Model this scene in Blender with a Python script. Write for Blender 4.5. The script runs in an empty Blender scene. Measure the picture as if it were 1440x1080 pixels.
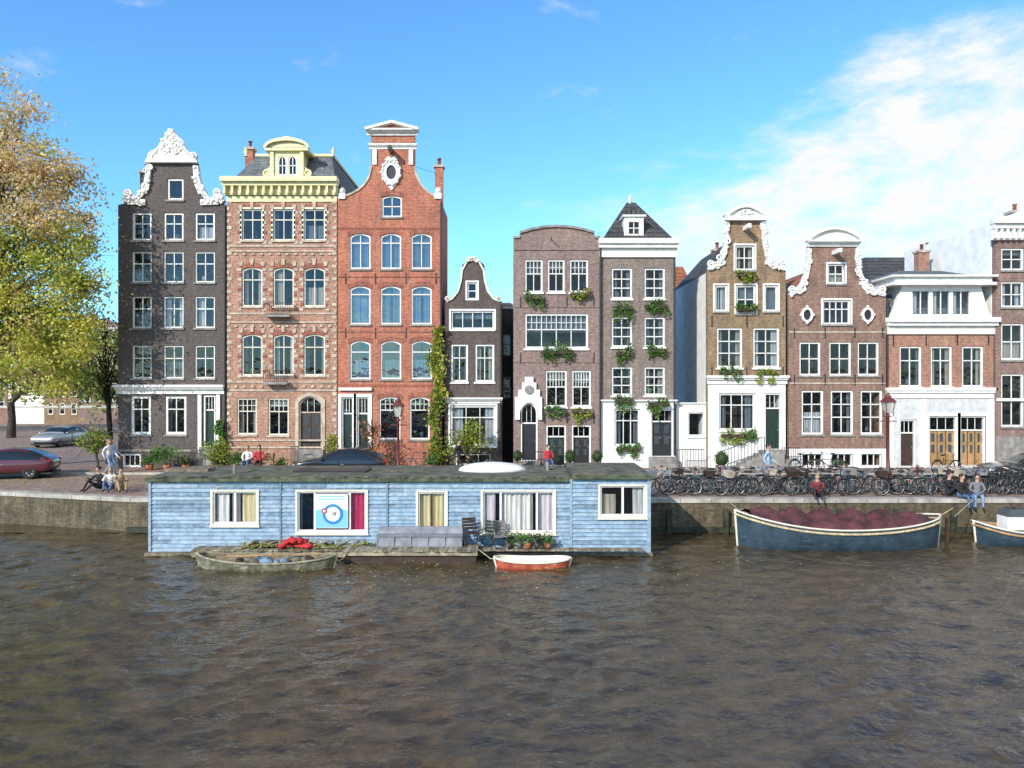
import bpy, bmesh, math, random
import numpy as np
from mathutils import Vector, Matrix
from mathutils.geometry import tessellate_polygon
random.seed(7); np.random.seed(7)
F=1040.0; CZ=5.8; SZ=1.3
def PX(px,d): return (px-720)*d/F
def PZ(py,d): return CZ-(py-540)*d/F
scene=bpy.context.scene
def link(o): scene.collection.objects.link(o); return o
def empty(name,loc=(0,0,0)):
    e=bpy.data.objects.new(name,None); e.location=loc; e.empty_display_size=.3; return link(e)

# ---------------------------------------------------------------- materials
def newmat(name):
    m=bpy.data.materials.new(name); m.use_nodes=True
    nt=m.node_tree; return m,nt,nt.nodes['Principled BSDF']
def N(nt,t,**k):
    n=nt.nodes.new(t)
    for a,b in k.items(): setattr(n,a,b)
    return n
def L(nt,a,b): nt.links.new(a,b)
def c4(c): return (c[0],c[1],c[2],1)
def mixc(nt,fac,a,b,mode='MIX'):
    n=N(nt,'ShaderNodeMix',data_type='RGBA',blend_type=mode)
    for sock,val in ((n.inputs[0],fac),(n.inputs[6],a),(n.inputs[7],b)):
        if hasattr(val,'links'): L(nt,val,sock)
        elif isinstance(val,(int,float)): sock.default_value=val
        else: sock.default_value=c4(val)
    return n.outputs[2]
def ramp(nt,src,p0,p1,c0=(0,0,0),c1=(1,1,1)):
    r=N(nt,'ShaderNodeValToRGB'); L(nt,src,r.inputs[0])
    r.color_ramp.elements[0].position=p0; r.color_ramp.elements[1].position=p1
    r.color_ramp.elements[0].color=c4(c0); r.color_ramp.elements[1].color=c4(c1)
    return r.outputs[0]
def noise(nt,vec,scale,detail=4,rough=.55):
    n=N(nt,'ShaderNodeTexNoise'); n.inputs['Scale'].default_value=scale
    n.inputs['Detail'].default_value=detail; n.inputs['Roughness'].default_value=rough
    if vec is not None: L(nt,vec,n.inputs['Vector'])
    return n.outputs[0]
def bump(nt,b,h,strength=.4,dist=.02):
    n=N(nt,'ShaderNodeBump'); n.inputs['Strength'].default_value=strength; n.inputs['Distance'].default_value=dist
    L(nt,h,n.inputs['Height']); L(nt,n.outputs[0],b.inputs['Normal'])
def objco(nt): return N(nt,'ShaderNodeTexCoord').outputs['Object']
def mapping(nt,vec,scale=(1,1,1),rot=(0,0,0),loc=(0,0,0)):
    m=N(nt,'ShaderNodeMapping'); m.inputs['Scale'].default_value=scale; m.inputs['Rotation'].default_value=rot; m.inputs['Location'].default_value=loc
    L(nt,vec,m.inputs['Vector']); return m.outputs[0]
def paint(name,c,rough=.6,var=.25,scale=3,metal=0,streak=True,bs=.1,peel=None):
    m,nt,b=newmat(name); co=objco(nt)
    n1=noise(nt,co,scale,5); v=mapping(nt,co,(4,4,.5)); n2=noise(nt,v,1.5,4)
    dark=tuple(x*(1-var*1.6) for x in c); lite=tuple(min(1,x*(1+var*.5)) for x in c)
    col=mixc(nt,ramp(nt,n1,.3,.7),dark,lite)
    if streak: col=mixc(nt,ramp(nt,n2,.45,.75),col,mixc(nt,.5,col,dark))
    if peel: col=mixc(nt,ramp(nt,noise(nt,mapping(nt,co,(.8,1,3)),3.2,8,.7),.56,.66),col,peel)
    L(nt,col,b.inputs['Base Color']); b.inputs['Roughness'].default_value=rough; b.inputs['Metallic'].default_value=metal
    bump(nt,b,noise(nt,co,25,3),bs,.01)
    return m
def brick(name,c1,c2,mortar,bw=.23,bh=.078,var=.3,floor=False,ms=.012,bs=.4):
    m,nt,b=newmat(name); co=objco(nt)
    if floor: vec=co
    else:
        s=N(nt,'ShaderNodeSeparateXYZ'); L(nt,co,s.inputs[0])
        a=N(nt,'ShaderNodeMath',operation='ADD'); L(nt,s.outputs[0],a.inputs[0]); L(nt,s.outputs[1],a.inputs[1])
        cb=N(nt,'ShaderNodeCombineXYZ'); L(nt,a.outputs[0],cb.inputs[0]); L(nt,s.outputs[2],cb.inputs[1]); vec=cb.outputs[0]
    t=N(nt,'ShaderNodeTexBrick'); L(nt,vec,t.inputs['Vector'])
    t.inputs['Color1'].default_value=c4(c1); t.inputs['Color2'].default_value=c4(c2); t.inputs['Mortar'].default_value=c4(mortar)
    t.inputs['Scale'].default_value=1; t.inputs['Mortar Size'].default_value=ms; t.inputs['Mortar Smooth'].default_value=.2
    t.inputs['Brick Width'].default_value=bw; t.inputs['Row Height'].default_value=bh
    big=noise(nt,co,.7,5,.65); med=noise(nt,mapping(nt,co,(2.5,2.5,.5)),1.7,5,.65); fine=noise(nt,mapping(nt,co,(1,1,1.6)),5.5,5,.75)
    dk=1-var
    col=mixc(nt,1.0,t.outputs[0],ramp(nt,big,.3,.7,(dk,dk,dk),(1.1,1.08,1.05)),'MULTIPLY')
    col=mixc(nt,1.0,col,ramp(nt,med,.3,.65,(dk,)*3,(1.1,)*3),'MULTIPLY')
    col=mixc(nt,1.0,col,ramp(nt,fine,.32,.68,(.55,)*3,(1.42,)*3),'MULTIPLY')
    pale=tuple(min(.8,x*1.25+.04) for x in mortar)
    col=mixc(nt,ramp(nt,noise(nt,co,1.3,8,.72),.56,.8,(0,0,0),(.55,.55,.55)),col,pale)
    L(nt,col,b.inputs['Base Color']); b.inputs['Roughness'].default_value=.85
    bump(nt,b,fine,bs,.015)
    return m
WHITE=paint('white_paint',(.82,.8,.76),.5,.12)
CREAM=paint('cream_paint',(.74,.7,.58),.5,.12)
YEL=paint('pale_yellow_paint',(.76,.7,.38),.5,.14)
STONE=paint('sandstone',(.56,.46,.36),.8,.3)
GSTONE=paint('grey_stone',(.3,.28,.26),.85,.3)
BLK=paint('black_iron',(.025,.025,.028),.4,.2)
DGREEN=paint('dark_green_paint',(.02,.04,.03),.35,.2)
DBROWN=paint('dark_wood',(.06,.035,.025),.5,.3)
WOOD=paint('varnished_oak',(.45,.27,.12),.5,.3)
OLDWOOD=paint('weathered_wood',(.24,.2,.14),.85,.45,5)
SLATE=brick('slate_tiles',(.12,.14,.15),(.17,.18,.19),(.05,.05,.055),.3,.2)
DTILE=brick('dark_roof_tiles',(.06,.06,.065),(.1,.095,.095),(.015,.015,.015),.24,.3,ms=.03)
OTILE=brick('orange_roof_tiles',(.5,.17,.07),(.36,.12,.06),(.12,.05,.03),.25,.3,ms=.03)
W1=brick('dark_painted_brick',(.115,.097,.093),(.093,.079,.076),(.08,.067,.066),var=.15)
W2=brick('salmon_brick',(.42,.185,.115),(.31,.135,.085),(.46,.35,.28),var=.25)
W3=brick('red_orange_brick',(.48,.135,.07),(.37,.1,.055),(.42,.24,.18),var=.25)
W3L=brick('red_brick_arch',(.36,.09,.05),(.3,.075,.045),(.32,.18,.14),.08,.25)
W4=brick('black_brown_brick',(.115,.082,.076),(.095,.07,.065),(.11,.09,.085),var=.25)
W5=brick('taupe_brick',(.27,.18,.16),(.22,.145,.135),(.24,.19,.17),var=.2)
W6=brick('grey_taupe_brick',(.25,.185,.16),(.2,.15,.135),(.24,.2,.18),var=.22)
W8=brick('ochre_brown_brick',(.29,.185,.095),(.21,.135,.08),(.32,.24,.17),var=.3)
W9=brick('plum_brown_brick',(.28,.15,.11),(.21,.115,.09),(.3,.22,.18),var=.3)
W10=brick('rust_brick',(.39,.175,.115),(.32,.14,.1),(.37,.26,.2),var=.25)
W11=brick('brown_brick',(.26,.16,.135),(.21,.13,.11),(.28,.2,.175),var=.25)
WPL=paint('white_plaster_wall',(.82,.81,.78),.8,.12,1.5)
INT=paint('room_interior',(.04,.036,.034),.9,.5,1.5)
def curtainmat(name,c):
    m,nt,b=newmat(name); b.inputs['Roughness'].default_value=.9
    co=objco(nt); n=noise(nt,mapping(nt,co,(9,9,.6)),2,3)
    L(nt,mixc(nt,ramp(nt,n,.3,.7),tuple(x*.55 for x in c),c),b.inputs['Base Color']); return m
CUR=[curtainmat('white_curtain',(.5,.51,.53)),curtainmat('cream_curtain',(.4,.36,.3)),curtainmat('grey_curtain',(.16,.18,.21))]
CBLUE=curtainmat('pale_blue_curtain',(.14,.2,.29)); CYEL=curtainmat('yellow_curtain',(.72,.6,.34)); CMAG=curtainmat('magenta_curtain',(.55,.02,.1)); CPINK=curtainmat('lilac_curtain',(.7,.62,.68))
CLINEN=curtainmat('linen_curtain',(.8,.78,.76))
def glassmat(name,base,refl,fk=.25):
    m,nt,b=newmat(name); nt.nodes.remove(b); out=nt.nodes['Material Output']
    tr=N(nt,'ShaderNodeBsdfTransparent'); tr.inputs[0].default_value=c4(base)
    gl=N(nt,'ShaderNodeBsdfGlossy'); gl.inputs['Roughness'].default_value=.02; gl.inputs[0].default_value=(.92,.96,1,1)
    lw=N(nt,'ShaderNodeLayerWeight'); lw.inputs[0].default_value=.25
    a=N(nt,'ShaderNodeMath',operation='MULTIPLY_ADD',use_clamp=True); L(nt,lw.outputs['Facing'],a.inputs[0]); a.inputs[1].default_value=fk; a.inputs[2].default_value=refl
    bp=N(nt,'ShaderNodeBump'); bp.inputs['Strength'].default_value=.5; bp.inputs['Distance'].default_value=.04
    L(nt,noise(nt,objco(nt),1.6,2),bp.inputs['Height']); L(nt,bp.outputs[0],gl.inputs['Normal'])
    mx=N(nt,'ShaderNodeMixShader'); L(nt,a.outputs[0],mx.inputs[0]); L(nt,tr.outputs[0],mx.inputs[1]); L(nt,gl.outputs[0],mx.inputs[2]); L(nt,mx.outputs[0],out.inputs[0])
    return m
GLASS=glassmat('window_glass',(.8,.84,.86),.045,.2)
GLASSB=glassmat('reflective_window_glass',(.7,.77,.83),.12,.3)
GLASSHB=glassmat('houseboat_window_glass',(.93,.94,.94),.05,.2)
def leafmat(name,cols,trans=.35):
    m,nt,b=newmat(name); out=nt.nodes['Material Output']
    g=N(nt,'ShaderNodeNewGeometry'); r=N(nt,'ShaderNodeValToRGB'); L(nt,g.outputs['Random Per Island'],r.inputs[0])
    cr=r.color_ramp; cr.elements[0].color=c4(cols[0]); cr.elements[1].color=c4(cols[-1])
    for i,c in enumerate(cols[1:-1]): cr.elements.new((i+1)/(len(cols)-1)).color=c4(c)
    n=noise(nt,objco(nt),.45,3)
    col=mixc(nt,1.0,r.outputs[0],ramp(nt,n,.35,.65,(.72,.8,.7),(1.15,1.06,1.0)),'MULTIPLY')
    L(nt,col,b.inputs['Base Color']); b.inputs['Roughness'].default_value=.6
    t=N(nt,'ShaderNodeBsdfTranslucent'); L(nt,col,t.inputs[0])
    mx=N(nt,'ShaderNodeMixShader'); mx.inputs[0].default_value=trans; L(nt,b.outputs[0],mx.inputs[1]); L(nt,t.outputs[0],mx.inputs[2]); L(nt,mx.outputs[0],out.inputs[0])
    return m
LYEL=leafmat('autumn_leaves',[(.3,.4,.05),(.6,.6,.1),(.78,.7,.2),(.42,.5,.07),(.7,.58,.14)],.4)
LPINK=leafmat('rusty_autumn_leaves',[(.74,.5,.32),(.8,.6,.42),(.64,.54,.18),(.76,.6,.4)],.4)
LGRN=leafmat('green_leaves',[(.04,.12,.02),(.08,.2,.03),(.14,.27,.04),(.05,.14,.025)])
LGRN2=leafmat('yellow_green_leaves',[(.13,.24,.03),(.26,.34,.04),(.42,.4,.07),(.1,.18,.03)])
LRED=leafmat('russet_leaves',[(.3,.08,.03),(.4,.15,.05),(.2,.1,.03)])
LDARK=leafmat('dark_leaves',[(.025,.06,.018),(.05,.1,.025),(.1,.13,.04)])
BARK=paint('bark',(.07,.055,.04),.9,.5,6,bs=.6)
RUBBER=paint('rubber',(.02,.02,.02),.7,.2)
CHROME=paint('steel',(.5,.5,.51),.35,.2,metal=.8)

# ---------------------------------------------------------------- mesh builder
class Mesh:
    def __init__(s,name,parent=None,loc=None):
        s.n=name;s.p=parent;s.loc=Vector(loc) if loc is not None else (Vector(parent.location) if parent else Vector((0,0,0)))
        s.v=[];s.f=[];s.m=[];s.s=[];s.mats=[]
    def add(s,vs,fs,mat,smooth=False):
        if mat not in s.mats: s.mats.append(mat)
        k=s.mats.index(mat);o=len(s.v); s.v+= [tuple(x) for x in vs]
        for f in fs: s.f.append([i+o for i in f]); s.m.append(k); s.s.append(smooth)
    def box(s,x0,x1,y0,y1,z0,z1,mat):
        if x0>x1:x0,x1=x1,x0
        if z0>z1:z0,z1=z1,z0
        s.add([(x0,y0,z0),(x1,y0,z0),(x1,y1,z0),(x0,y1,z0),(x0,y0,z1),(x1,y0,z1),(x1,y1,z1),(x0,y1,z1)],
          [(0,1,5,4),(1,2,6,5),(2,3,7,6),(3,0,4,7),(4,5,6,7),(3,2,1,0)],mat)
    def frustum(s,a,za,b,zb,mat):
        (x0,x1,y0,y1)=a;(X0,X1,Y0,Y1)=b
        s.add([(x0,y0,za),(x1,y0,za),(x1,y1,za),(x0,y1,za),(X0,Y0,zb),(X1,Y0,zb),(X1,Y1,zb),(X0,Y1,zb)],
          [(0,1,5,4),(1,2,6,5),(2,3,7,6),(3,0,4,7),(4,5,6,7),(3,2,1,0)],mat)
    def prism(s,poly,y0,y1,mat,holes=(),revmat=None,back=True):
        loops=[list(poly)]+[list(h) for h in holes]
        pts=[p for l in loops for p in l]; n=len(pts)
        tris=tessellate_polygon([[Vector((p[0],p[1],0)) for p in l] for l in loops])
        vs=[(p[0],y0,p[1]) for p in pts]+[(p[0],y1,p[1]) for p in pts]
        fs=[tuple(t) for t in tris]
        if back: fs+=[tuple(i+n for i in reversed(t)) for t in tris]
        s.add(vs,fs,mat); o=0
        for li,l in enumerate(loops):
            m=len(l); q=[]
            for i in range(m):
                j=(i+1)%m; q.append((o+i,o+j,o+j+n,o+i+n))
            s.add(vs,q,revmat if (li and revmat) else mat); o+=m
    def pane(s,poly,y,mat):
        tris=tessellate_polygon([[Vector((p[0],p[1],0)) for p in poly]])
        s.add([(p[0],y,p[1]) for p in poly],[tuple(t) for t in tris],mat)
    def ring(s,outer,inner,y0,y1,mat):
        n=len(outer); vs=[(p[0],y0,p[1]) for p in outer]+[(p[0],y0,p[1]) for p in inner]+[(p[0],y1,p[1]) for p in outer]+[(p[0],y1,p[1]) for p in inner]
        fs=[]
        for i in range(n):
            j=(i+1)%n
            fs+=[(i,j,n+j,n+i),(n+i,n+j,3*n+j,3*n+i),(i,2*n+i,2*n+j,j),(2*n+i,3*n+i,3*n+j,2*n+j)]
        s.add(vs,fs,mat)
    def tube(s,p,q,r0,r1,mat,n=6,caps=True):
        p=Vector(p);q=Vector(q);d=(q-p)
        if d.length<1e-6:return
        d.normalize();a=d.orthogonal().normalized();b=d.cross(a)
        vs=[]
        for c,r in((p,r0),(q,r1)):
            for i in range(n):
                t=2*math.pi*i/n; vs.append(c+a*math.cos(t)*r+b*math.sin(t)*r)
        fs=[(i,(i+1)%n,n+(i+1)%n,n+i) for i in range(n)]
        s.add(vs,fs,mat,n>4)
        if caps: s.add(vs,[tuple(reversed(range(n))),tuple(range(n,2*n))],mat)
    def path(s,pts,radii,mat,n=6):
        for i in range(len(pts)-1): s.tube(pts[i],pts[i+1],radii[i],radii[i+1],mat,n)
    def torus(s,c,R,r,mat,axis='Y',n=22,k=5,rot=None,sx=1,sz=1):
        vs=[];c=Vector(c)
        for i in range(n):
            t=2*math.pi*i/n
            for j in range(k):
                u=2*math.pi*j/k; rr=R+r*math.cos(u)
                if axis=='Y': v=Vector((rr*math.cos(t)*sx,r*math.sin(u),rr*math.sin(t)*sz))
                elif axis=='Z': v=Vector((rr*math.cos(t)*sx,rr*math.sin(t)*sz,r*math.sin(u)))
                else: v=Vector((r*math.sin(u),rr*math.cos(t),rr*math.sin(t)))
                if rot: v=rot@v
                vs.append(c+v)
        s.add(vs,[(i*k+j,((i+1)%n)*k+j,((i+1)%n)*k+(j+1)%k,i*k+(j+1)%k) for i in range(n) for j in range(k)],mat,True)
    def ell(s,c,rx,ry,rz,mat,nu=10,nv=7,jit=0,z0=-1):
        vs=[];
        for j in range(nv+1):
            ph=math.pi*j/nv
            for i in range(nu):
                t=2*math.pi*i/nu; k=1+random.uniform(-jit,jit)
                zz=max(math.cos(ph),z0)
                vs.append((c[0]+rx*k*math.sin(ph)*math.cos(t),c[1]+ry*k*math.sin(ph)*math.sin(t),c[2]+rz*k*zz))
        s.add(vs,[(j*nu+i,j*nu+(i+1)%nu,(j+1)*nu+(i+1)%nu,(j+1)*nu+i) for j in range(nv) for i in range(nu)],mat,True)
    def lathe(s,c,prof,mat,n=10,smooth=True):
        vs=[(c[0]+r*math.cos(2*math.pi*i/n),c[1]+r*math.sin(2*math.pi*i/n),c[2]+z) for (r,z) in prof for i in range(n)]
        s.add(vs,[(j*n+i,j*n+(i+1)%n,(j+1)*n+(i+1)%n,(j+1)*n+i) for j in range(len(prof)-1) for i in range(n)],mat,smooth)
    def ribbon(s,pts,w,y0,y1,mat):
        n=len(pts);up=[];dn=[]
        for i in range(n):
            a=Vector(pts[max(i-1,0)]);b=Vector(pts[min(i+1,n-1)]);t=(b-a).normalized();nn=Vector((-t[1],t[0]))
            p=Vector(pts[i]); up.append(tuple(p+nn*w/2)); dn.append(tuple(p-nn*w/2))
        for i in range(n-1):
            s.prism([up[i],up[i+1],dn[i+1],dn[i]],y0,y1,mat)
    def curtain(s,x0,x1,z0,z1,y,mat,amp=.025,fl=None):
        n=max(4,int((x1-x0)/.035)); vs=[];ph=random.random()*6
        for i in range(n+1):
            x=x0+(x1-x0)*i/n; yy=y+amp*math.sin(x*38+ph)+amp*.5*math.sin(x*17+ph*2)
            vs+=[(x,yy,z0+random.uniform(0,.02)),(x,yy,z1)]
        s.add(vs,[(2*i,2*i+2,2*i+3,2*i+1) for i in range(n)],mat,True)
    def leaves(s,cent,mat,size=.12,sj=.4):
        cent=np.asarray(cent,dtype=float);n=len(cent)
        if n==0:return
        a=np.random.normal(size=(n,3));a/=np.linalg.norm(a,axis=1)[:,None]
        b=np.random.normal(size=(n,3));b-=a*(a*b).sum(1)[:,None];b/=np.linalg.norm(b,axis=1)[:,None]
        sz=size*(1+sj*np.random.uniform(-1,1,(n,1)))
        a=a*sz*.5;b=b*sz*.36
        vs=np.stack([cent-a,cent+b*1.0-a*.1,cent+a,cent-b-a*.1],1).reshape(-1,3)
        s.add(vs.tolist(),[(4*i,4*i+1,4*i+2,4*i+3) for i in range(n)],mat)
    def build(s):
        if not s.v:return None
        me=bpy.data.meshes.new(s.n); lo=s.loc
        me.from_pydata([(v[0]-lo[0],v[1]-lo[1],v[2]-lo[2]) for v in s.v],[],s.f)
        for m in s.mats: me.materials.append(m)
        me.polygons.foreach_set('material_index',s.m); me.polygons.foreach_set('use_smooth',s.s); me.update()
        o=bpy.data.objects.new(s.n,me)
        if s.p: o.parent=s.p
        else: o.location=lo
        return link(o)
def arect(x0,x1,z0,z1,rise=0,n=8):
    if rise<=0: return [(x0,z0),(x1,z0),(x1,z1),(x0,z1)]
    w=(x1-x0)/2;cx=(x0+x1)/2; pts=[(x0,z0),(x1,z0)]
    for i in range(n+1):
        t=i/n; x=x1-(x1-x0)*t; u=(x-cx)/w
        if rise>=w*.95: x=cx+w*math.cos(math.pi*t); z=z1-rise+rise*math.sin(math.pi*t)
        else: z=z1-rise+rise*(1-u*u)
        pts.append((x,z))
    return pts
def oval(cx,cz,rx,rz,n=16): return [(cx+rx*math.cos(2*math.pi*i/n),cz+rz*math.sin(2*math.pi*i/n)) for i in range(n)]
def curve(p0,c,p1,n=6):
    return [((1-t)**2*p0[0]+2*t*(1-t)*c[0]+t*t*p1[0],(1-t)**2*p0[1]+2*t*(1-t)*c[1]+t*t*p1[1]) for t in [i/n for i in range(n+1)]]

# ---------------------------------------------------------------- house class
class House:
    def __init__(s,x0,x1,out,D=39.0,depth=10,wall=W1,base=664,eave=None,name='canal_house',frame=WHITE,seed=0,cur=CUR,glass=GLASS,side=None):
        s.D=D;s.rnd=random.Random(seed);s.frame=frame;s.cur=cur;s.glass=glass;s.wall=wall;s.depth=depth;s.side=side or wall
        s.x0,s.x1=PX(x0,D),PX(x1,D); s.eave=PZ(eave,D); s.zb=PZ(base,D)
        s.e=empty(name,((s.x0+s.x1)/2,D,SZ))
        s.out=[s.P(*p) for p in out]
        for a,b in(('W','walls'),('T','trim'),('Fm','window_frames'),('G','window_glass'),('C','curtains'),('R','roof'),('I','rooms'),('Dm','doors')):
            setattr(s,a,Mesh(b,s.e))
        s.holes=[];s.panels=[]
    def P(s,px,py): return (PX(px,s.D),PZ(py,s.D))
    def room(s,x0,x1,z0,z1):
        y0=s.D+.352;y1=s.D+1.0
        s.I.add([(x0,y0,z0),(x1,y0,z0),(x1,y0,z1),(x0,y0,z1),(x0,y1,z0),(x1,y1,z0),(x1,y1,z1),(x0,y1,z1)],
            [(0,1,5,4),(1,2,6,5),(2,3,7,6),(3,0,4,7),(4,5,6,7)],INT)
    def panel(s,xa,ya,xb,yb,mat=None,proud=.03):
        s.panels.append((xa,ya,xb,yb,mat or WPL,proud))
    def win(s,xa,ya,xb,yb,c=2,r=2,arch=0,cur='r',fw=.075,sill=GSTONE,lintel=None,split=None,proud=False,topbars=0,frame=None):
        fr=frame or s.frame
        x0,z1=s.P(xa,ya);x1,z0=s.P(xb,yb);D=s.D
        h=arect(x0,x1,z0,z1,arch); s.holes.append(h)
        inn=arect(x0+fw,x1-fw,z0+fw,z1-fw,arch)
        s.Fm.ring(h,inn,D+.06,D+.16,fr)
        if proud: s.Fm.ring(arect(x0-.09,x1+.09,z0-.05,z1+.09,arch),h,D-.03,D+.02,fr)
        s.G.pane(inn,D+.13,s.glass)
        a,b,e,f=x0+fw,x1-fw,z0+fw,z1-fw
        for i in range(1,c):
            x=a+(b-a)*i/c; s.Fm.box(x-.02,x+.02,D+.09,D+.145,e,f-(arch*.25 if arch else 0),fr)
        sp=split if split else [j/r for j in range(1,r)]
        for q in sp:
            z=e+(f-e)*q; s.Fm.box(a,b,D+.085,D+.142,z-.025,z+.025,fr)
        if topbars:
            zt=e+(f-e)*(sp[-1] if sp else .5)
            for i in range(1,topbars):
                x=a+(b-a)*i/topbars; s.Fm.box(x-.013,x+.013,D+.1,D+.14,zt,f,fr)
            s.Fm.box(a,b,D+.1,D+.138,(zt+f)/2-.013,(zt+f)/2+.013,fr)
        if sill: s.T.box(x0-.06,x1+.06,D-.08,D+.055,z0-.1,z0-.002,sill)
        if lintel:
            o=arect(x0-.1,x1+.1,z1-arch-.05,z1+.24,arch); k=arect(x0-.1,x1+.1,z1-arch-.05,z1,arch)
            if arch:
                top=o[2:]; bot=[(p[0],p[1]) for p in k[2:]]
                s.T.prism(top+bot[::-1],D-.02,D+.01,lintel)
            else: s.T.box(x0-.1,x1+.1,D-.02,D+.01,z1+.01,z1+.24,lintel)
        s.room(x0,x1,z0,z1)
        if cur=='r': cur=s.rnd.choice(['n','n','n','s','s','1','h','b','s'])
        m=s.rnd.choice(s.cur); y=D+.26
        if cur=='s':
            w=(b-a)*s.rnd.uniform(.13,.28); s.C.curtain(a,a+w,e,f,y,m); s.C.curtain(b-w*s.rnd.uniform(.7,1.2),b,e,f,y,m)
        elif cur=='f':
            g=(b-a)*s.rnd.uniform(.42,.5);k=(b-a)*s.rnd.uniform(.02,.14)
            s.C.curtain(a,a+g,e,f,y,m,.03);s.C.curtain(a+g+k,b,e,f,y,m,.03)
        elif cur=='h': s.C.curtain(a,b,e,e+(f-e)*.5,y,m,.02)
        elif cur=='b': s.C.box(a,b,y,y+.01,e+(f-e)*s.rnd.uniform(.45,.8),f,m)
        elif cur=='1':
            w=(b-a)*s.rnd.uniform(.25,.45); s.C.curtain(a,a+w,e,f,y,m)
        if cur in('n','s','h') and s.rnd.random()<.5 and yb-ya>35:
            x=a+(b-a)*s.rnd.uniform(.3,.7); s.C.ell((x,y+.05,e+.16),.1,.06,.16,s.rnd.choice([CUR[1],LGRN,LDARK,CUR[2]]),7,5,.1)
    def rows(s,cols,rows,**k):
        for (ya,yb) in rows:
            for (xa,xb) in cols: s.win(xa,ya,xb,yb,**k)
    def door(s,xa,ya,xb,yb,mat=DGREEN,arch=0,fan=.25,surround=None,steps=0,leafs=1,bars=True,glazed=False):
        x0,z1=s.P(xa,ya);x1,z0=s.P(xb,yb);D=s.D
        z0=max(z0,s.zb+.02)
        h=arect(x0,x1,z0,z1,arch);s.holes.append(h)
        s.Fm.ring(h,arect(x0+.08,x1-.08,z0+.02,z1-.08,arch),D+.03,D+.2,surround or s.frame)
        a,b=x0+.08,x1-.08;zf=z0+(z1-z0)*(1-fan)
        s.Dm.box(a,b,D+.16,D+.22,z0+.02,zf,mat)
        w=(b-a)/leafs
        for k in range(leafs):
            aa=a+k*w;bb=aa+w
            if k: s.Dm.box(aa-.015,aa+.015,D+.14,D+.17,z0+.02,zf,BLK)
            for qi,(u,v) in enumerate(((.06,.3),(.34,.62),(.66,.95))):
                za=z0+(zf-z0)*u;zc=z0+(zf-z0)*v
                s.Dm.ring(arect(aa+.09,bb-.09,za,zc),arect(aa+.13,bb-.13,za+.04,zc-.04),D+.145,D+.17,mat)
                if glazed and qi>0:
                    s.Dm.box(aa+.13,bb-.13,D+.15,D+.158,za+.04,zc-.04,CGP)
            s.Dm.ell((bb-.07,D+.13,z0+1.0),.03,.03,.03,CHROME,6,4)
        s.Fm.box(a,b,D+.1,D+.21,zf-.0,zf+.07,surround or s.frame)
        if fan>.05:
            s.G.pane(arect(a,b,zf+.07,z1-.08,arch),D+.14,s.glass)
            for q in(.33,.66): s.Fm.box(a+(b-a)*q-.012,a+(b-a)*q+.012,D+.12,D+.16,zf+.07,z1-.09-arch*.2,s.frame)
        s.room(x0,x1,z0,z1)
        if surround:
            s.T.ring(arect(x0-.16,x1+.16,z0,z1+.16,arch),arect(x0,x1,z0,z1,arch),D-.06,D+.01,surround)
        for k in range(steps):
            hgt=(z0-SZ)/steps
            s.T.box(x0-.12,x1+.12,D-.28*(steps-k),D-.003*k-.036,SZ+hgt*k,SZ+hgt*(k+1),GSTONE)
    def band(s,xa,ya,xb,yb,proud=.12,mat=None,mesh=None):
        x0,z1=s.P(xa,ya);x1,z0=s.P(xb,yb); (mesh or s.T).box(x0,x1,s.D-proud,s.D+.02,z0,z1,mat or WHITE)
    def cornice(s,xa,ya,xb,yb,mat=None,proud=.35,brk=0):
        mat=mat or WHITE; h=yb-ya
        s.band(xa-1,ya,xb+1,ya+h*.28,proud,mat); s.band(xa,ya+h*.28,xb,ya+h*.5,proud*.7,mat); s.band(xa+.3,ya+h*.5,xb-.3,yb,proud*.25,mat)
        if brk:
            for i in range(brk):
                x=xa+3+(xb-xa-6)*i/(brk-1); s.band(x-1.5,ya+h*.45,x+1.5,ya+h*.95,proud*.65,mat)
    def poly(s,pts,proud=.1,mat=None,back=.02,mesh=None):
        (mesh or s.T).prism([s.P(*p) for p in pts],s.D-proud,s.D+back,mat or WHITE)
    def orn(s,pts,w=.2,proud=.12,mat=None,blobs=True,r=.14):
        mat=mat or WHITE; q=[s.P(*p) for p in pts]
        s.T.ribbon(q,w,s.D-proud,s.D+.2,mat)
        if blobs:
            for i in range(len(q)-1):
                a,b=Vector(q[i]),Vector(q[i+1]);L_=(b-a).length;n=max(1,int(L_/.15));t=(b-a)/L_;nn=Vector((-t[1],t[0]))
                for k in range(n):
                    p=a.lerp(b,(k+.5)/n)+nn*s.rnd.uniform(-w*.55,w*.55);rr=r*s.rnd.uniform(.35,.7)
                    if s.rnd.random()<.35: s.T.torus((p[0],s.D-proud-.01,p[1]),rr*1.1,rr*.4,mat,n=10,k=4,sx=s.rnd.uniform(.7,1.3))
                    else: s.T.ell((p[0],s.D-proud,p[1]),rr*s.rnd.uniform(.6,1.4),rr*.6,rr*s.rnd.uniform(.6,1.5),mat,6,4,.25)
    def scroll(s,px,py,r,mat=None):
        x,z=s.P(px,py);mat=mat or WHITE
        s.T.torus((x,s.D-.1,z),r,r*.3,mat,n=14);s.T.ell((x,s.D-.1,z),r*.5,.12,r*.5,mat,8,6);s.T.prism(oval(x,z,r,r,12),s.D-.06,s.D+.15,mat)
    def anchors(s,xs,ys):
        for y in ys:
            for x in xs:
                a,z=s.P(x,y); s.T.box(a-.022,a+.022,s.D-.04,s.D+.01,z-.28,z+.28,BLK)
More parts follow.
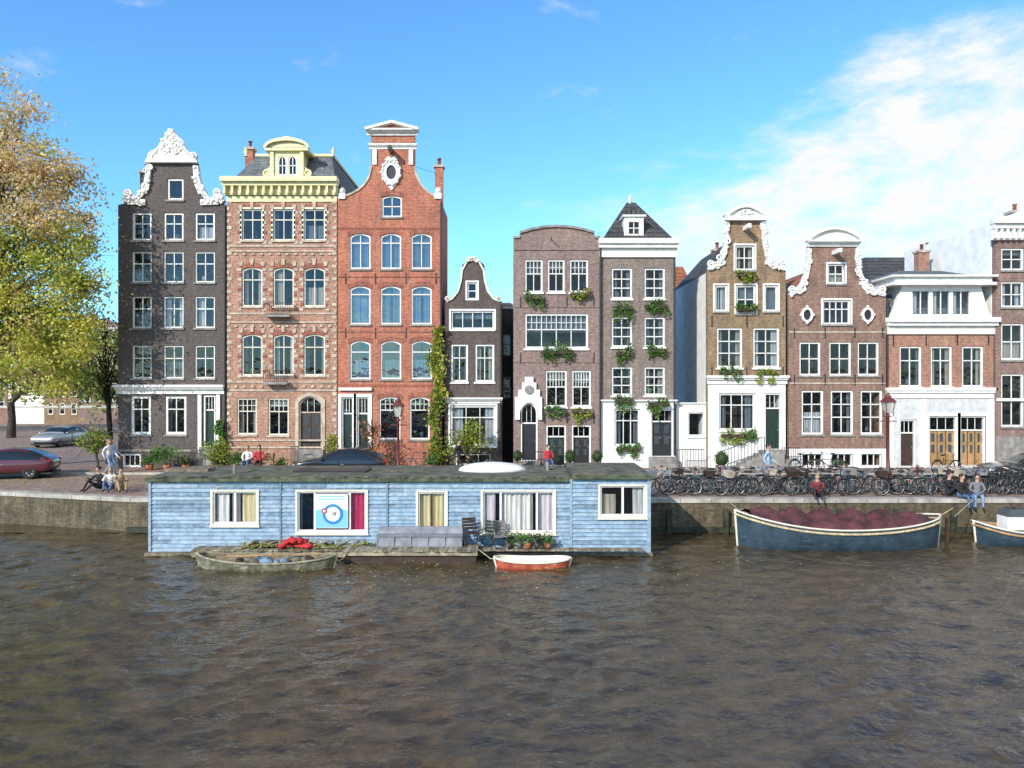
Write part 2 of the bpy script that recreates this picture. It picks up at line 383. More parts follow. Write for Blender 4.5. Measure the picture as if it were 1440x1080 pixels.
    def chimney(s,px,ytop,w,dy,zb,mat=None,pot=True):
        d=s.D+dy; x=PX(px,d); z=PZ(ytop,d); mat=mat or s.wall
        s.R.box(x-w/2,x+w/2,d,d+w,zb,z,mat); s.R.box(x-w/2-.07,x+w/2+.07,d-.07,d+w+.07,z-.12,z+.01,STONE)
        if pot:
            s.R.lathe((x,d+w/2,z),[(.1,0),(.09,.35),(.12,.36),(.12,.42),(0,.42)],OTILE,8)
    def pipe(s,px,ya,yb):
        x,z1=s.P(px,ya);_,z0=s.P(px,yb); s.T.tube((x,s.D-.07,z0),(x,s.D-.07,z1),.045,.045,BLK,6)
    def beam(s,px,py,mat=None):
        x,z=s.P(px,py); s.T.box(x-.09,x+.09,s.D-.85,s.D+.05,z-.1,z+.12,mat or WHITE); s.T.tube((x,s.D-.7,z-.1),(x,s.D-.7,z-.35),.02,.02,BLK,5)
    def ridge(s,xr,zr,eave=None,mat=DTILE,inset=.02,y0=1.02):
        X,Z=s.P(xr,zr); e=s.eave if eave is None else PZ(eave,s.D)
        s.R.prism([(s.x0+inset,e-.02),(s.x1-inset,e-.02),(X,Z)],s.D+y0,s.D+s.depth,mat)
    def flatroof(s,mat=SLATE): s.R.box(s.x0+.01,s.x1-.01,s.D+.36,s.D+s.depth-.01,s.eave-.25,s.eave-.1,mat)
    def done(s):
        s.W.prism(s.out,s.D,s.D+.35,s.wall,s.holes)
        for (xa,ya,xb,yb,mat,pr) in s.panels:
            x0,z1=s.P(xa,ya);x1,z0=s.P(xb,yb)
            hs=[h for h in s.holes if min(p[0] for p in h)>x0 and max(p[0] for p in h)<x1 and min(p[1] for p in h)>z0 and max(p[1] for p in h)<z1]
            s.W.prism(arect(x0,x1,z0,z1),s.D-pr,s.D-.003,mat,hs)
        y0,y1=s.D+.351,s.D+s.depth
        s.W.box(s.x0,s.x0+.3,y0,y1,s.zb-.1,s.eave-.02,s.side); s.W.box(s.x1-.3,s.x1,y0,y1,s.zb-.1,s.eave-.02,s.side)
        s.W.box(s.x0+.3,s.x1-.3,y1-.3,y1-.002,s.zb-.1,s.eave-.022,s.side)
        for m in(s.W,s.T,s.Fm,s.G,s.C,s.R,s.I,s.Dm): m.build()
CGP,_nt,_b=newmat('door_pane_glass');_b.inputs['Base Color'].default_value=(.06,.07,.08,1);_b.inputs['Roughness'].default_value=.06

def foliage(name,boxes,mat,n,size,loc,extra=None):
    m=Mesh(name,loc=loc)
    if extra: extra(m)
    pts=[]
    tot=sum(b[3]*b[4]*b[5] for b in boxes)
    for (cx,cy,cz,rx,ry,rz) in boxes:
        k=max(10,int(n*rx*ry*rz/tot)); 
        d=np.random.normal(size=(k,3));d/=np.linalg.norm(d,axis=1)[:,None];d*=np.random.uniform(.35,1.08,(k,1))
        pts.append(np.array([cx,cy,cz])+d*np.array([rx,ry,rz]))
    m.leaves(np.concatenate(pts),mat,size); m.build()
def planter(D,px,py,w,h=12,mat=None):
    x,z=PX(px,D),PZ(py,D); W=w*D/F; H=h*D/F
    bx=[]
    k=max(2,int(W/.22))
    for i in range(k):
        hh=H*random.uniform(.3,.9)
        bx.append((x-W/2+W*(i+.5)/k+random.uniform(-.08,.08),D-.22,z+.08-hh*random.uniform(.0,.85),W/k*.85,.2,hh))
    def ex(m): m.box(x-W/2,x+W/2,D-.3,D-.08,z-.14,z+.02,DBROWN)
    foliage('window_box_plant',bx,mat or LGRN,int(340*W),.12,(x,D-.2,z),ex)

# ================================================================ HOUSES
# --- 1 dark house
out=[(166,664),(166,288),(176,286)]+curve((182,284),(207,280),(210,240))+[(210,228),(276,228)]+curve((277,240),(280,280),(305,284))+[(318,288),(318,664)]
h=House(166,318,out,39,10,W1,eave=290,seed=1)
cols=[(186,213),(230,258),(274,302)]
h.rows(cols,[(299,338)],c=2,split=[.62],fw=.1); h.rows(cols,[(354,397),(417,461),(486,532)],c=2,split=[.62],sill=GSTONE,fw=.07)
h.win(235,251,258,281,c=1,r=1,cur='n',fw=.1)
h.cornice(164,541,316,554,WHITE,.35)
h.win(184,557,212,611,c=2,split=[.68],fw=.13); h.win(232,557,262,611,c=2,split=[.68],fw=.13)
h.door(286,556,303,628,DGREEN,fan=.3,steps=4); h.band(279,555,284,640,.1); h.band(305,555,310,640,.1)
h.win(172,638,198,657,c=3,r=1,cur='n',sill=None,fw=.1)
h.band(166,632,278,635,.06,GSTONE)
h.poly([(206,230),(280,230),(277,224),(209,224)],.25)
h.poly(curve((212,224),(226,220),(231,206))+curve((234,202),(243,184),(253,202))+curve((256,206),(260,220),(274,224)),.18)
h.orn([(212,222),(224,214),(231,202),(237,194),(243,188),(249,194),(255,202),(262,214),(274,222)],.22,.2,r=.2)
h.orn([(232,216),(243,206),(254,216)],.28,.22,r=.2); h.orn([(243,200),(243,183)],.16,.22,r=.18)
h.orn([(174,285),(180,276),(190,283),(199,274),(206,262),(209,248),(210,234)],.26,.13,r=.2); h.orn([(276,234),(277,248),(281,262),(288,274),(296,283),(306,276),(314,285)],.26,.13,r=.2)
h.orn([(180,284),(205,285)],.3,.12,r=.2);h.orn([(283,285),(308,284)],.3,.12,r=.2);h.orn([(203,272),(208,258)],.3,.12,r=.2);h.orn([(278,258),(284,272)],.3,.12,r=.2)
for a,b in((181,272),(306,271),(214,220),(273,220)): h.scroll(a,b,.17)
h.ridge(243,245,290); h.chimney(203,240,.5,3,PZ(300,42)); h.pipe(317,290,640); h.done()
# --- 2 banded house w/ mansard
out=[(319,664),(319,274),(474,274),(474,664)]
h=House(319,474,out,39,10,W2,eave=274,seed=2,frame=CREAM)
cols=[(340,369),(384,413),(427,457)]
h.rows(cols,[(294,338)],c=2,split=[.68],lintel=W3L,sill=STONE,proud=True)
h.rows(cols,[(376,431)],c=2,split=[.7],lintel=W3L,sill=STONE,arch=.14)
h.rows(cols,[(470,528)],c=2,split=[.7],lintel=W3L,sill=STONE,cur='s',arch=.14)
h.win(333,560,361,611,c=2,split=[.65],sill=STONE,topbars=4);h.win(377,560,406,612,c=2,split=[.65],sill=STONE,topbars=4)
h.door(420,557,453,632,DBROWN,arch=.35,fan=.32,steps=4,leafs=2,surround=STONE,glazed=True)
for (a,b) in cols:
    for (ya,yb) in((290,340),(370,434),(464,530)):
        y=ya;k=0
        while y<yb:
            for sgn,x in((-1,a),(1,b)):
                w=6 if k%2 else 3.5
                h.band(x-w if sgn<0 else x+.3,y,x-.3 if sgn<0 else x+w,y+4.0,.03,STONE if (k+a)%3 else W3L)
            y+=7;k+=1
        h.poly([((a+b)/2-2.5,ya-6),((a+b)/2+2.5,ya-6),((a+b)/2+2,ya+3),((a+b)/2-2,ya+3)],.07,STONE)
        for q in(a-1,b+1): h.poly([(q-3,ya-2),(q+3,ya-2),(q+2,ya+4),(q-2,ya+4)],.05,STONE)
for y in range(282,650,9):
    for x0,x1 in((319.5,326 if (y//9)%2 else 323),(467 if (y//9)%2 else 470,473.5)): h.band(x0,y,x1,y+4.5,.035,STONE)
for y in(345,352,440,452,536,548,618,628): h.band(320,y,473,y+2.2,.05,STONE)
for xx in range(330,470,12):
    h.band(xx,356,xx+4,359,.06,STONE); h.band(xx,457,xx+4,460,.06,STONE); h.band(xx,542,xx+4,545,.06,STONE)
h.cornice(316,252,476,275,YEL,.6,brk=15)
h.band(319,276,474,284,.06,YEL)
a=39;X0,X1=PX(322,39),PX(473,39);zc=PZ(253,39)
h.R.frustum((X0+.1,X1-.1,a+.1,a+9.8),zc,(X0+1.0,X1-.6,a+1.5,a+8.5),PZ(219,40.5),SLATE)
h.R.box(X0+.9,X1-.5,a+1.4,a+8.6,PZ(220.5,40.5),PZ(217,40.5),YEL)
def dormer(h,xa,xb,yt,yb,ym,proud,mat,depth=2.2,n=2,arch=.28):
    D=h.D-proud+.2
    x0,z1=PX(xa,D),PZ(yt,D);x1,z0=PX(xb,D),PZ(yb,D)
    hs=[];w=(x1-x0)
    gap=w*.18
    ww=(w-gap*2-.08*(n-1))/n
    for i in range(n):
        u=x0+gap+i*(ww+.08); hh=arect(u,u+ww,z0+.25,z1-.2,arch); hs.append(hh); inn=arect(u+.06,u+ww-.06,z0+.31,z1-.26,arch)
        h.Fm.ring(hh,inn,D+.03,D+.1,WHITE); h.G.pane(inn,D+.085,h.glass)
        h.Fm.box(u+ww/2-.02,u+ww/2+.02,D+.05,D+.095,z0+.3,z1-.3,WHITE); h.Fm.box(u+.05,u+ww-.05,D+.05,D+.092,(z0+z1)/2,(z0+z1)/2+.04,WHITE)
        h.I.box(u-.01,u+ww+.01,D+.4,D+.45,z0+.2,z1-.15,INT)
    h.W.prism(arect(x0,x1,z0,z1),D,D+.25,mat,hs)
    h.W.box(x0,x0+.2,D+.251,D+depth,z0,z1,mat);h.W.box(x1-.2,x1,D+.251,D+depth,z0,z1,mat)
    return D,x0,x1,z0,z1
D,x0,x1,z0,z1=dormer(h,383,425,213,253,0,.1,YEL)
h.T.box(x0-.35,x1+.35,D-.2,D+1.8,z1,z1+.14,YEL)
cx=(x0+x1)/2
arc=lambda k,hh,n=10:[(cx+(x0-k-cx)*math.cos(math.pi*t/n),z1+.14+hh*math.sin(math.pi*t/n)) for t in range(n+1)]
h.T.prism(arc(.3,.42),D-.05,D+1.8,YEL)
h.T.ring(arc(.42,.55),arc(.28,.38),D-.22,D-.04,YEL)
for sx,e in((x0,-1),(x1,1)):
    h.T.prism([(sx,z0+.15),(sx+e*.55,z0+.15),(sx+e*.35,z0+.5),(sx+e*.12,z0+.75),(sx,z1-.3)],D+.02,D+.22,YEL); h.T.torus((sx+e*.3,D,z0+.35),.17,.06,YEL,n=12)
    h.T.box(sx-.09,sx+.09,D-.1,D+.01,z0,z1,YEL)
h.T.ell((cx,D-.1,z1+.66),.3,.08,.12,YEL,8,6)
for px in(345,468): h.R.lathe((PX(px,40.5),40.6,PZ(219,40.5)),[(.12,0),(.05,.1),(.12,.25),(.02,.5)],YEL,8)
h.chimney(350,207,.45,3,PZ(250,42),W3)
for (xa,xb,yy) in((377,411,444),(375,408,538)):
    x0,z=h.P(xa,yy);x1,_=h.P(xb,yy)
    h.T.box(x0,x1,38.45,39.0,z-.1,z,GSTONE)
    for k in range(12):
        x=x0+(x1-x0)*k/11; h.T.tube((x,38.5,z),(x,38.5,z+.6),.013,.013,BLK,4)
    h.T.box(x0,x1,38.48,38.52,z+.6,z+.64,BLK);h.T.box(x0,x1,38.485,38.515,z+.05,z+.08,BLK)
    for x in(x0,x1): h.T.box(x-.02,x+.02,38.5,39,z+.6,z+.64,BLK)
h.done()
# --- 3 red house
out=[(475,664),(475,280),(484,278)]+curve((486,276),(522,262),(522,232))+[(522,190),(583,190),(583,232)]+curve((583,240),(588,262),(610,276))+[(621,280),(621,664)]
h=House(475,621,out,38.9,3.6,W3,eave=284,seed=3,cur=[CBLUE,CBLUE,CUR[2]],glass=GLASSB)
cols=[(492,521),(535,564),(578,607)]
h.rows(cols,[(328,378)],c=2,split=[.75],arch=.16,lintel=W3L,cur='f'); h.rows(cols,[(402,456)],c=1,split=[.8],arch=.16,lintel=W3L,cur='f')
h.rows(cols,[(479,533)],c=1,split=[.72],arch=.16,lintel=W3L,cur='h')
h.win(537,275,565,305,c=2,split=[.5],arch=.1,lintel=W3L,cur='n')
h.rows([(533,563),(576,604)],[(558,618)],c=1,split=[.7],arch=.14,lintel=W3L,cur='n',topbars=4)
h.door(480,558,497,640,DGREEN,fan=.3,surround=WHITE,steps=2);h.door(502,558,519,640,DGREEN,fan=.3,surround=WHITE,steps=2)
h.band(477,545,523,549,.15)
for y in(388,465,541,320): h.band(475.5,y,620.5,y+2.2,.03,W3L)
ox,oz=h.P(550.5,243)
h.T.ring(oval(ox,oz,.46,.62),oval(ox,oz,.26,.38),38.78,38.93,WHITE); h.T.prism(oval(ox,oz,.27,.39),38.86,38.92,BLK)
for k in range(22):
    t=2*math.pi*k/22; h.T.ell((ox+(.44+.05*(k%2))*math.cos(t),38.78,oz+(.6+.06*(k%2))*math.sin(t)),.08,.07,.1,WHITE,6,4,.25)
h.poly([(541,226),(560,226),(556,220),(551,223),(546,220)],.1,WHITE);h.poly([(543,259),(558,259),(551,268)],.08,WHITE)
h.cornice(519,203,586,210,WHITE,.18); h.cornice(516,183,588,191,WHITE,.35)
h.poly([(517,183),(588,183),(552,172)],.1,W3,.35)
h.orn([(515,184),(552,174)],.13,.4,blobs=False);h.orn([(552,174),(589,184)],.13,.4,blobs=False)
h.band(524,211,530,232,.08);h.band(575,211,581,232,.08)
h.orn(curve((485,276),(521,264),(522,234)),.1,.06,STONE,blobs=False);h.orn(curve((583,234),(586,262),(611,276)),.1,.06,STONE,blobs=False)
for px in(481,616):
    h.band(px-5,272,px+5,280,.1); x,z=h.P(px,268); h.T.ell((x,38.95,z),.17,.17,.2,WHITE,8,6)
h.beam(551,214,DBROWN)
h.anchors([486,528,571,613],[392,468]);h.ridge(551,262,284,OTILE,y0=1.0)
h.chimney(617,232,.42,.6,PZ(290,39.5),W3,True);h.pipe(620,284,640)
h.T.tube((PX(583,38.9),39.2,PZ(232,38.9)),(PX(612,38.9),39.4,PZ(240,38.9)),.012,.012,BLK,4)
h.done()
# --- 4 small black house
out=[(625,664),(625,424)]+curve((632,422),(648,412),(649,388))+curve((650,372),(665,358),(681,372))+curve((682,390),(684,414),(698,422))+[(706,424),(706,664)]
h=House(625,706,out,39.05,8,W4,eave=426,seed=4)
h.win(657,397,671,421,c=1,r=2,fw=.08,cur='n',proud=True,sill=None)
h.win(634,437,695,463,c=4,r=1,fw=.09,cur='b',proud=True,sill=WHITE)
h.rows([(634,658),(668,695)],[(484,537)],c=2,split=[.65],fw=.1,cur='s',sill=WHITE)
h.cornice(626,559,706,567,WHITE,.25)
h.win(633,570,697,627,c=3,split=[.72],fw=.11,cur='s',sill=WHITE,proud=True); h.win(640,638,690,654,c=3,r=1,cur='n',sill=None)
h.orn([(628,424),(636,420),(644,410),(648,396),(650,380),(656,369),(665,365),(674,369),(680,380),(682,396),(686,410),(694,420),(703,424)],.09,.08,CREAM,blobs=False)
h.scroll(629,420,.1,CREAM);h.scroll(701,420,.1,CREAM);h.orn([(656,368),(665,362),(674,368)],.14,.1,CREAM,r=.16)
h.ridge(665,385,426); h.pipe(704,428,640);h.done()
h=House(690,740,[(690,664),(690,432),(740,432),(740,664)],44,6,W4,eave=432,name='alley_house',base=650,seed=40)
h.win(708,470,718,500,c=1,r=2,sill=None);h.win(708,530,718,560,c=1,r=2,sill=None);h.cornice(690,426,740,434,WHITE,.2);h.flatroof();h.done()
# --- 5 taupe hotel left
top5=[(731,327),(748,322),(765,319),(783,318),(801,319),(818,322),(836,327)]
out=[(722,664),(722,334),(731,334)]+top5+[(836,334),(844,334),(844,664)]
h=House(722,844.3,out,38.9,8,W5,eave=336,seed=5)
h.rows([(738,763),(770,794),(801,827)],[(365,411)],c=2,split=[.58],fw=.09,topbars=4,cur='b',sill=WHITE)
h.win(738,441,827,490,c=4,split=[.55],fw=.1,topbars=12,cur='b',sill=WHITE)
h.rows([(767,797),(804,831)],[(521,572)],c=2,split=[.55],fw=.09,topbars=6,cur='b',sill=WHITE)
h.door(768,598,796,655,DGREEN,fan=.3,leafs=2,glazed=True);h.door(804,598,831,655,BLK,fan=.3,leafs=2,glazed=True)
h.door(732,567,756,648,BLK,arch=.44,fan=.36,steps=4)
st=[(724,590),(724,558),(729,558),(729,548),(734,548),(734,538),(738,538),(738,530),(750,530),(750,538),(754,538),(754,548),(759,548),(759,558),(762,558),(762,590)]
pts=[h.P(*p) for p in st]; hole=arect(h.P(731,0)[0],h.P(757,0)[0],PZ(650,38.9),PZ(566,38.9),.46)
inner=hole[2:]
h.T.prism([h.P(724,590)]+pts[1:-1]+[h.P(762,590),h.P(757,590)]+inner+[h.P(731,590)],38.72,38.905,WHITE)
x,z=h.P(744,548);h.T.prism(oval(x,z,.24,.24,12),38.66,38.73,GSTONE)
h.orn(top5,.12,.1,GSTONE,blobs=False);h.band(722,332,731,335,.1,GSTONE);h.band(836,332,844,335,.1,GSTONE)
h.band(723,350,843,352,.05,W5);h.band(723,430,843,432.5,.04,W5);h.band(723,508,843,510,.04,W5)
x,z=h.P(775,337);h.T.box(x-.02,x+.02,38.3,38.92,z-.02,z+.02,BLK)
h.anchors([732,766,797,835],[425,503,588]);h.flatroof();h.pipe(844,336,640);h.done()
# --- 6 taupe house w/ hipped roof
out=[(845,664),(845,345),(950,345),(950,664)]
h=House(845,950,out,39,6.5,W6,eave=346,seed=6)
h.rows([(860,889),(906,935)],[(377,420),(446,488),(516,556)],c=2,r=3,fw=.09,cur='s',sill=WHITE)
h.panel(845.5,567,949.5,668,WPL,.03)
h.cornice(842,337,952,362,WHITE,.45)
h.cornice(845,562,951,568,WHITE,.2)
h.win(864,575,900,627,c=3,split=[.7],fw=.1,cur='s',sill=None);h.door(915,575,947,642,BLK,fan=.28,leafs=2,steps=2,glazed=True)
zr=PZ(285,41.8);cx=PX(886,41.8)
h.R.frustum((PX(846,39),PX(950,39),39.05,45.4),PZ(338,39),(cx-.2,cx+.3,41.8,43.5),zr,DTILE)
D,x0,x1,z0,z1=dormer(h,878,905,305,337,0,-.2,WHITE,n=1,arch=0)
h.T.box(x0-.12,x1+.12,D-.12,D+1.8,z1,z1+.1,WHITE);h.T.prism([(x0-.15,z1+.1),(x1+.15,z1+.1),((x0+x1)/2,z1+.5)],D-.08,D+1.6,DTILE)
h.R.ell((cx,41.8,zr+.15),.12,.12,.3,WHITE,8,6)
h.pipe(948,362,640)
h.done()
h=House(951,997,[(951,664),(951,570),(997,570),(997,664)],39.3,5,WPL,eave=570,seed=7,name='white_annex')
h.win(968,580,991,613,c=1,r=1,cur='n',fw=.06,sill=WHITE);h.cornice(951,566,997,571,WHITE,.12);h.flatroof();h.done()
# --- 8 ochre house
out=[(995,664),(995,380)]+curve((1000,378),(1020,372),(1022,340))+[(1022,310),(1072,310)]+curve((1072,340),(1076,372),(1096,378))+[(1105,380),(1105,664)]
h=House(995,1105,out,39,9,W8,eave=382,seed=8,side=WPL)
h.panel(995.5,541,1104.5,668,WPL,.03)
h.win(1034,345,1061,380,c=2,r=2,fw=.09,proud=True);h.win(1005,401,1023,438,c=1,r=1,fw=.1,cur='f',proud=True);h.win(1035,401,1063,441,c=2,r=2,fw=.1,cur='b',proud=True);h.win(1075,401,1094,438,c=1,r=1,fw=.1,cur='f',proud=True)
h.rows([(1008,1044),(1059,1096)],[(461,517)],c=2,split=[.35,.68],fw=.1,cur='s',sill=WHITE)
h.win(1011,553,1062,605,c=3,split=[.7],fw=.1,cur='s',sill=WHITE);h.door(1075,553,1099,632,DGREEN,fan=.28,steps=5)
h.cornice(994,528,1107,540,WHITE,.25)
h.poly([(1018,311),(1077,311),(1077,305),(1018,305)],.3)
h.poly([(1022,305)]+curve((1022,304),(1047,278),(1072,304),8)+[(1072,305)],.1,back=.3)
h.orn([(1019,305)]+curve((1022,302),(1047,280),(1073,302),8)+[(1076,305)],.16,.3,blobs=False);h.orn([(1036,301),(1047,296),(1058,301)],.15,.15,r=.2)
h.orn([(996,378),(1008,374),(1016,362),(1020,345),(1021,325),(1023,312)],.2,.1,r=.2);h.orn([(1071,312),(1073,325),(1075,345),(1079,362),(1088,374),(1103,378)],.2,.1,r=.2)
h.orn([(1006,376),(1018,366)],.3,.08,r=.2);h.orn([(1077,366),(1090,376)],.3,.08,r=.2)
h.scroll(999,371,.15);h.scroll(1101,371,.15);h.beam(1047,322)
h.anchors([1001,1050,1101],[452,523]);h.ridge(1047,325,382,DTILE);h.chimney(1010,350,.5,5,PZ(400,44));h.done()
# --- 9 plum house
out=[(1109,664),(1109,416)]+curve((1113,414),(1137,405),(1138,372))+[(1138,345),(1205,345)]+curve((1205,372),(1208,405),(1236,414))+[(1246,416),(1246,664)]
h=House(1109,1246,out,39,9,W9,eave=418,seed=9)
h.panel(1109.5,631,1245.5,668,WPL,.035)
h.win(1164,371,1188,399,c=2,r=2,fw=.09,cur='h',proud=True);h.win(1157,422,1196,456,c=4,split=[.65],fw=.09,cur='n',proud=True)
h.rows([(1124,1154),(1166,1197),(1206,1236)],[(481,528)],c=2,r=2,fw=.09);h.rows([(1127,1158),(1168,1200),(1210,1241)],[(549,611)],c=2,split=[.38,.7],fw=.1)
h.rows([(1128,1157),(1169,1199),(1211,1240)],[(638,656)],c=3,r=1,cur='n',sill=None,fw=.06)
for px in(1134,1219):
    x,z=h.P(px,443);h.T.ring(oval(x,z,.31,.4),oval(x,z,.2,.28),38.86,39.01,WHITE);h.T.prism(oval(x,z,.21,.29),38.95,39.005,BLK)
    for q in((0,.42),(0,-.42),(.32,0),(-.32,0)): h.T.ell((x+q[0],38.88,z+q[1]),.09,.06,.09,WHITE,6,4)
h.cornice(1135,339,1208,347,WHITE,.35)
h.poly([(1138,340)]+curve((1138,338),(1172,308),(1206,338),8)+[(1206,340)],.12,back=.3)
h.orn([(1135,340)]+curve((1137,335),(1172,309),(1207,335),8)+[(1209,340)],.14,.32,blobs=False)
h.orn([(1110,415),(1118,410),(1128,400),(1134,386),(1137,370),(1138,350)],.2,.1,r=.2);h.orn([(1205,350),(1206,370),(1209,386),(1216,400),(1226,410),(1244,415)],.2,.1,r=.2)
h.orn([(1122,412),(1134,396)],.26,.08,r=.2);h.orn([(1210,396),(1222,412)],.26,.08,r=.2)
h.scroll(1113,407,.15);h.scroll(1240,407,.15);h.beam(1172,356)
for y in(466,538): h.band(1110,y,1245,y+2,.03,STONE)
h.anchors([1117,1160,1202,1241],[534,468]);h.ridge(1172,368,418,OTILE,y0=.8);h.pipe(1247,420,640);h.done()
# --- 10 rust brick w/ white top storey
out=[(1248,664),(1248,470),(1397,470),(1397,664)]
h=House(1248,1397,out,39,9,W10,eave=470,seed=10)
h.rows([(1265,1296),(1309,1339),(1353,1383)],[(487,544)],c=2,split=[.66],fw=.09,cur='s',sill=WHITE)
h.panel(1249,561,1396.5,668,paint('pale_grey_paint',(.6,.6,.6),.6,.15),.04)
h.cornice(1246,447,1399,470,WHITE,.45);h.cornice(1246,545,1399,560,WHITE,.2)
x0,z1=h.P(1268,402);x1,z0=h.P(1380,448)
h.R.frustum((h.x0+.05,h.x1-.05,39.05,47.8),z0,(h.x0+.9,h.x1-.9,40.3,46),z1,SLATE)
hs=[];w=(x1-x0)
for i in range(3):
    a=x0+.5+i*(w-1)/3; hh=arect(a+.03,a+(w-1)/3-.03,z0+.15,z1-.2);hs.append(hh);inn=arect(a+.11,a+(w-1)/3-.11,z0+.23,z1-.28)
    h.Fm.ring(hh,inn,39.05,39.12,WHITE);h.G.pane(inn,39.1,GLASS);h.I.box(hh[0][0],hh[1][0],39.5,39.52,z0,z1,INT)
    h.C.curtain(inn[0][0],inn[0][0]+.3,inn[0][1],inn[2][1],39.25,CUR[0])
    h.Fm.box((a+a+(w-1)/3)/2-.025,(a+a+(w-1)/3)/2+.025,39.07,39.11,z0+.2,z1-.25,WHITE)
h.W.prism(arect(x0,x1,z0,z1),39.0,39.3,WHITE,hs);h.W.box(x0,x0+.2,39.3,41,z0,z1,WHITE);h.W.box(x1-.2,x1,39.3,41,z0,z1,WHITE)
h.poly([(1249,448),(1268,448),(1268,405),(1262,420),(1256,438)],.02,WHITE,.25);h.poly([(1380,448),(1396,448),(1390,438),(1384,420),(1380,405)],.02,WHITE,.25)
h.T.box(x0-.7,x1+.5,38.5,41.5,z1,z1+.14,WHITE);h.T.box(x0-.5,x1+.35,38.65,41.3,z1+.14,z1+.42,WHITE);h.T.box(x0-.75,x1+.55,38.45,41.5,z1+.42,z1+.52,WHITE)
h.R.frustum((x0-.4,x1+.3,39.2,45),z1+.52,(x0+.9,x1-1,41,44),z1+1.1,SLATE)
for xa in(1249,1293,1390): h.band(xa,561,xa+7 if xa!=1293 else xa+9,662,.09,WHITE)
h.door(1265,590,1288,656,DBROWN,fan=.3)
h.door(1306,585,1346,655,WOOD,fan=.3,leafs=3,surround=WHITE,glazed=True);h.door(1350,585,1386,655,WOOD,fan=.3,leafs=3,surround=WHITE,glazed=True)
h.anchors([1256,1302,1346,1390],[478]);h.chimney(1300,352,.6,5,PZ(400,44),W10);h.pipe(1398.5,470,650);h.done()
# --- 11 right brown house
out=[(1401,664),(1401,312),(1520,312),(1520,664)]
h=House(1400,1520,out,38.8,9,W11,eave=311,seed=11,side=WPL)
h.rows([(1408,1440),(1460,1490)],[(349,380),(396,432),(455,506),(526,600)],c=2,r=2,fw=.09)
h.cornice(1392,308,1523,338,WHITE,.55,brk=16);h.band(1401,560,1519,564,.08,WHITE);h.panel(1401,614,1519,668,GSTONE,.05)
x0,z=h.P(1412,308);x1,_=h.P(1520,308);h.T.prism([(x0,z),(x1,z),((x0+x1)/2,z+1.1)],38.5,38.9,WHITE)
h.flatroof()
h.chimney(1432,296,.6,1.5,PZ(320,40),WPL);h.done()
# --- distant houses
for i,(xa,xb,yt,D,w) in enumerate([(-60,12,470,84,W9),(12,62,455,84,WPL),(62,112,480,84,W8),(112,172,462,84,W5),(-150,-60,450,84,W3)]):
    base=540+4.5*F/D+1
    h=House(xa,xb,[(xa,base),(xa,yt),((xa+xb)/2-8,yt-14),((xa+xb)/2+8,yt-14),(xb,yt),(xb,base)],D,10,w,base=base,eave=yt+1,seed=60+i,name='distant_canal_house')
    n=3;ww=(xb-xa)/n
    for r in range(4):
        for k in range(n): h.win(xa+ww*k+ww*.25,yt+12+r*25,xa+ww*(k+1)-ww*.25,yt+28+r*25,c=1,r=2,sill=None,fw=.1)
    h.cornice(xa,yt-1,xb,yt+3,WHITE,.3);h.cornice(xa,base-26,xb,base-23,WHITE,.2);h.ridge((xa+xb)/2,yt-12,yt);h.done()
h=House(940,975,[(940,664),(940,408),(975,408),(975,664)],50,8,WPL,base=633,eave=408,name='distant_canal_house',seed=70)
h.win(950,425,958,445,c=1,r=2,sill=None);h.R.frustum((h.x0-.1,h.x1+.1,49.8,58),h.eave-.1,(h.x0,h.x1,53,55),PZ(375,53),OTILE);h.done()
h=House(1225,1330,[(1225,650),(1225,395),(1330,395),(1330,650)],50,8,WPL,base=633,eave=395,name='distant_canal_house',seed=71)
h.win(1300,400,1320,425,c=2,r=2,sill=None);h.R.frustum((h.x0-.1,h.x1+.1,49.8,58),h.eave-.1,(h.x0+1,h.x1-1,53,55),PZ(362,53),DTILE);h.chimney(1308,348,.8,3,PZ(380,53),W3);h.done()

for (D,px,py,w,hh) in [(38.9,750,418,24,12),(38.9,815,413,26,10),(38.9,783,494,44,14),(38.9,783,577,26,14),(38.9,816,577,24,16),
  (39,875,432,26,16),(39,921,430,30,14),(39,877,496,22,16),(39,923,492,22,14),(39,877,562,26,14),(39,925,567,28,14),(39,883,630,34,10),
  (39,1048,386,24,10),(39,1048,434,26,8),(39,1026,523,30,10),(39,1078,524,28,12),(39,1030,611,34,14),(39,1052,612,20,12)]:
    planter(D,px,py,w,hh*1.4,random.choice([LGRN,LGRN,LGRN2]))

# ================================================================ ground, quay, water
EDGE=[(-400,44),(-60,34.5),(-27,32.3),(-20.5,30.6),(-15,29.1),(-8,28.9),(60,28.9),(400,31)]
PAVE=brick('street_brick_paving',(.38,.24,.18),(.3,.185,.145),(.22,.18,.15),.22,.1,var=.3,floor=True)
ASPH=brick('roadway_brick',(.37,.25,.195),(.3,.2,.16),(.22,.18,.15),.22,.1,var=.3,floor=True)
GROUNDM=paint('ground_soil',(.14,.12,.09),.9,.3,.3,streak=False)
COPE=paint('quay_coping_stone',(.46,.42,.37),.8,.3,2)
QW=brick('quay_wall_brick',(.22,.165,.1),(.15,.12,.075),(.1,.095,.06),.24,.09,var=.55)
gm=Mesh('ground');vs=[];EX=[(-2500,50)]+EDGE+[(2500,40)]
for (x,y) in EX: vs+=[(x,y+.3,SZ-.012),(x,2500,SZ-.012)]
gm.add(vs,[(2*i,2*i+2,2*i+3,2*i+1) for i in range(len(EX)-1)],GROUNDM);gm.build()
m=Mesh('road');vs=[]
for (x,y) in EDGE: vs+=[(x,y+.3,SZ-.004),(x,y+70 if x<-25 else 90,SZ-.004)]
m.add(vs,[(2*i,2*i+2,2*i+3,2*i+1) for i in range(len(EDGE)-1)],ASPH);m.build()
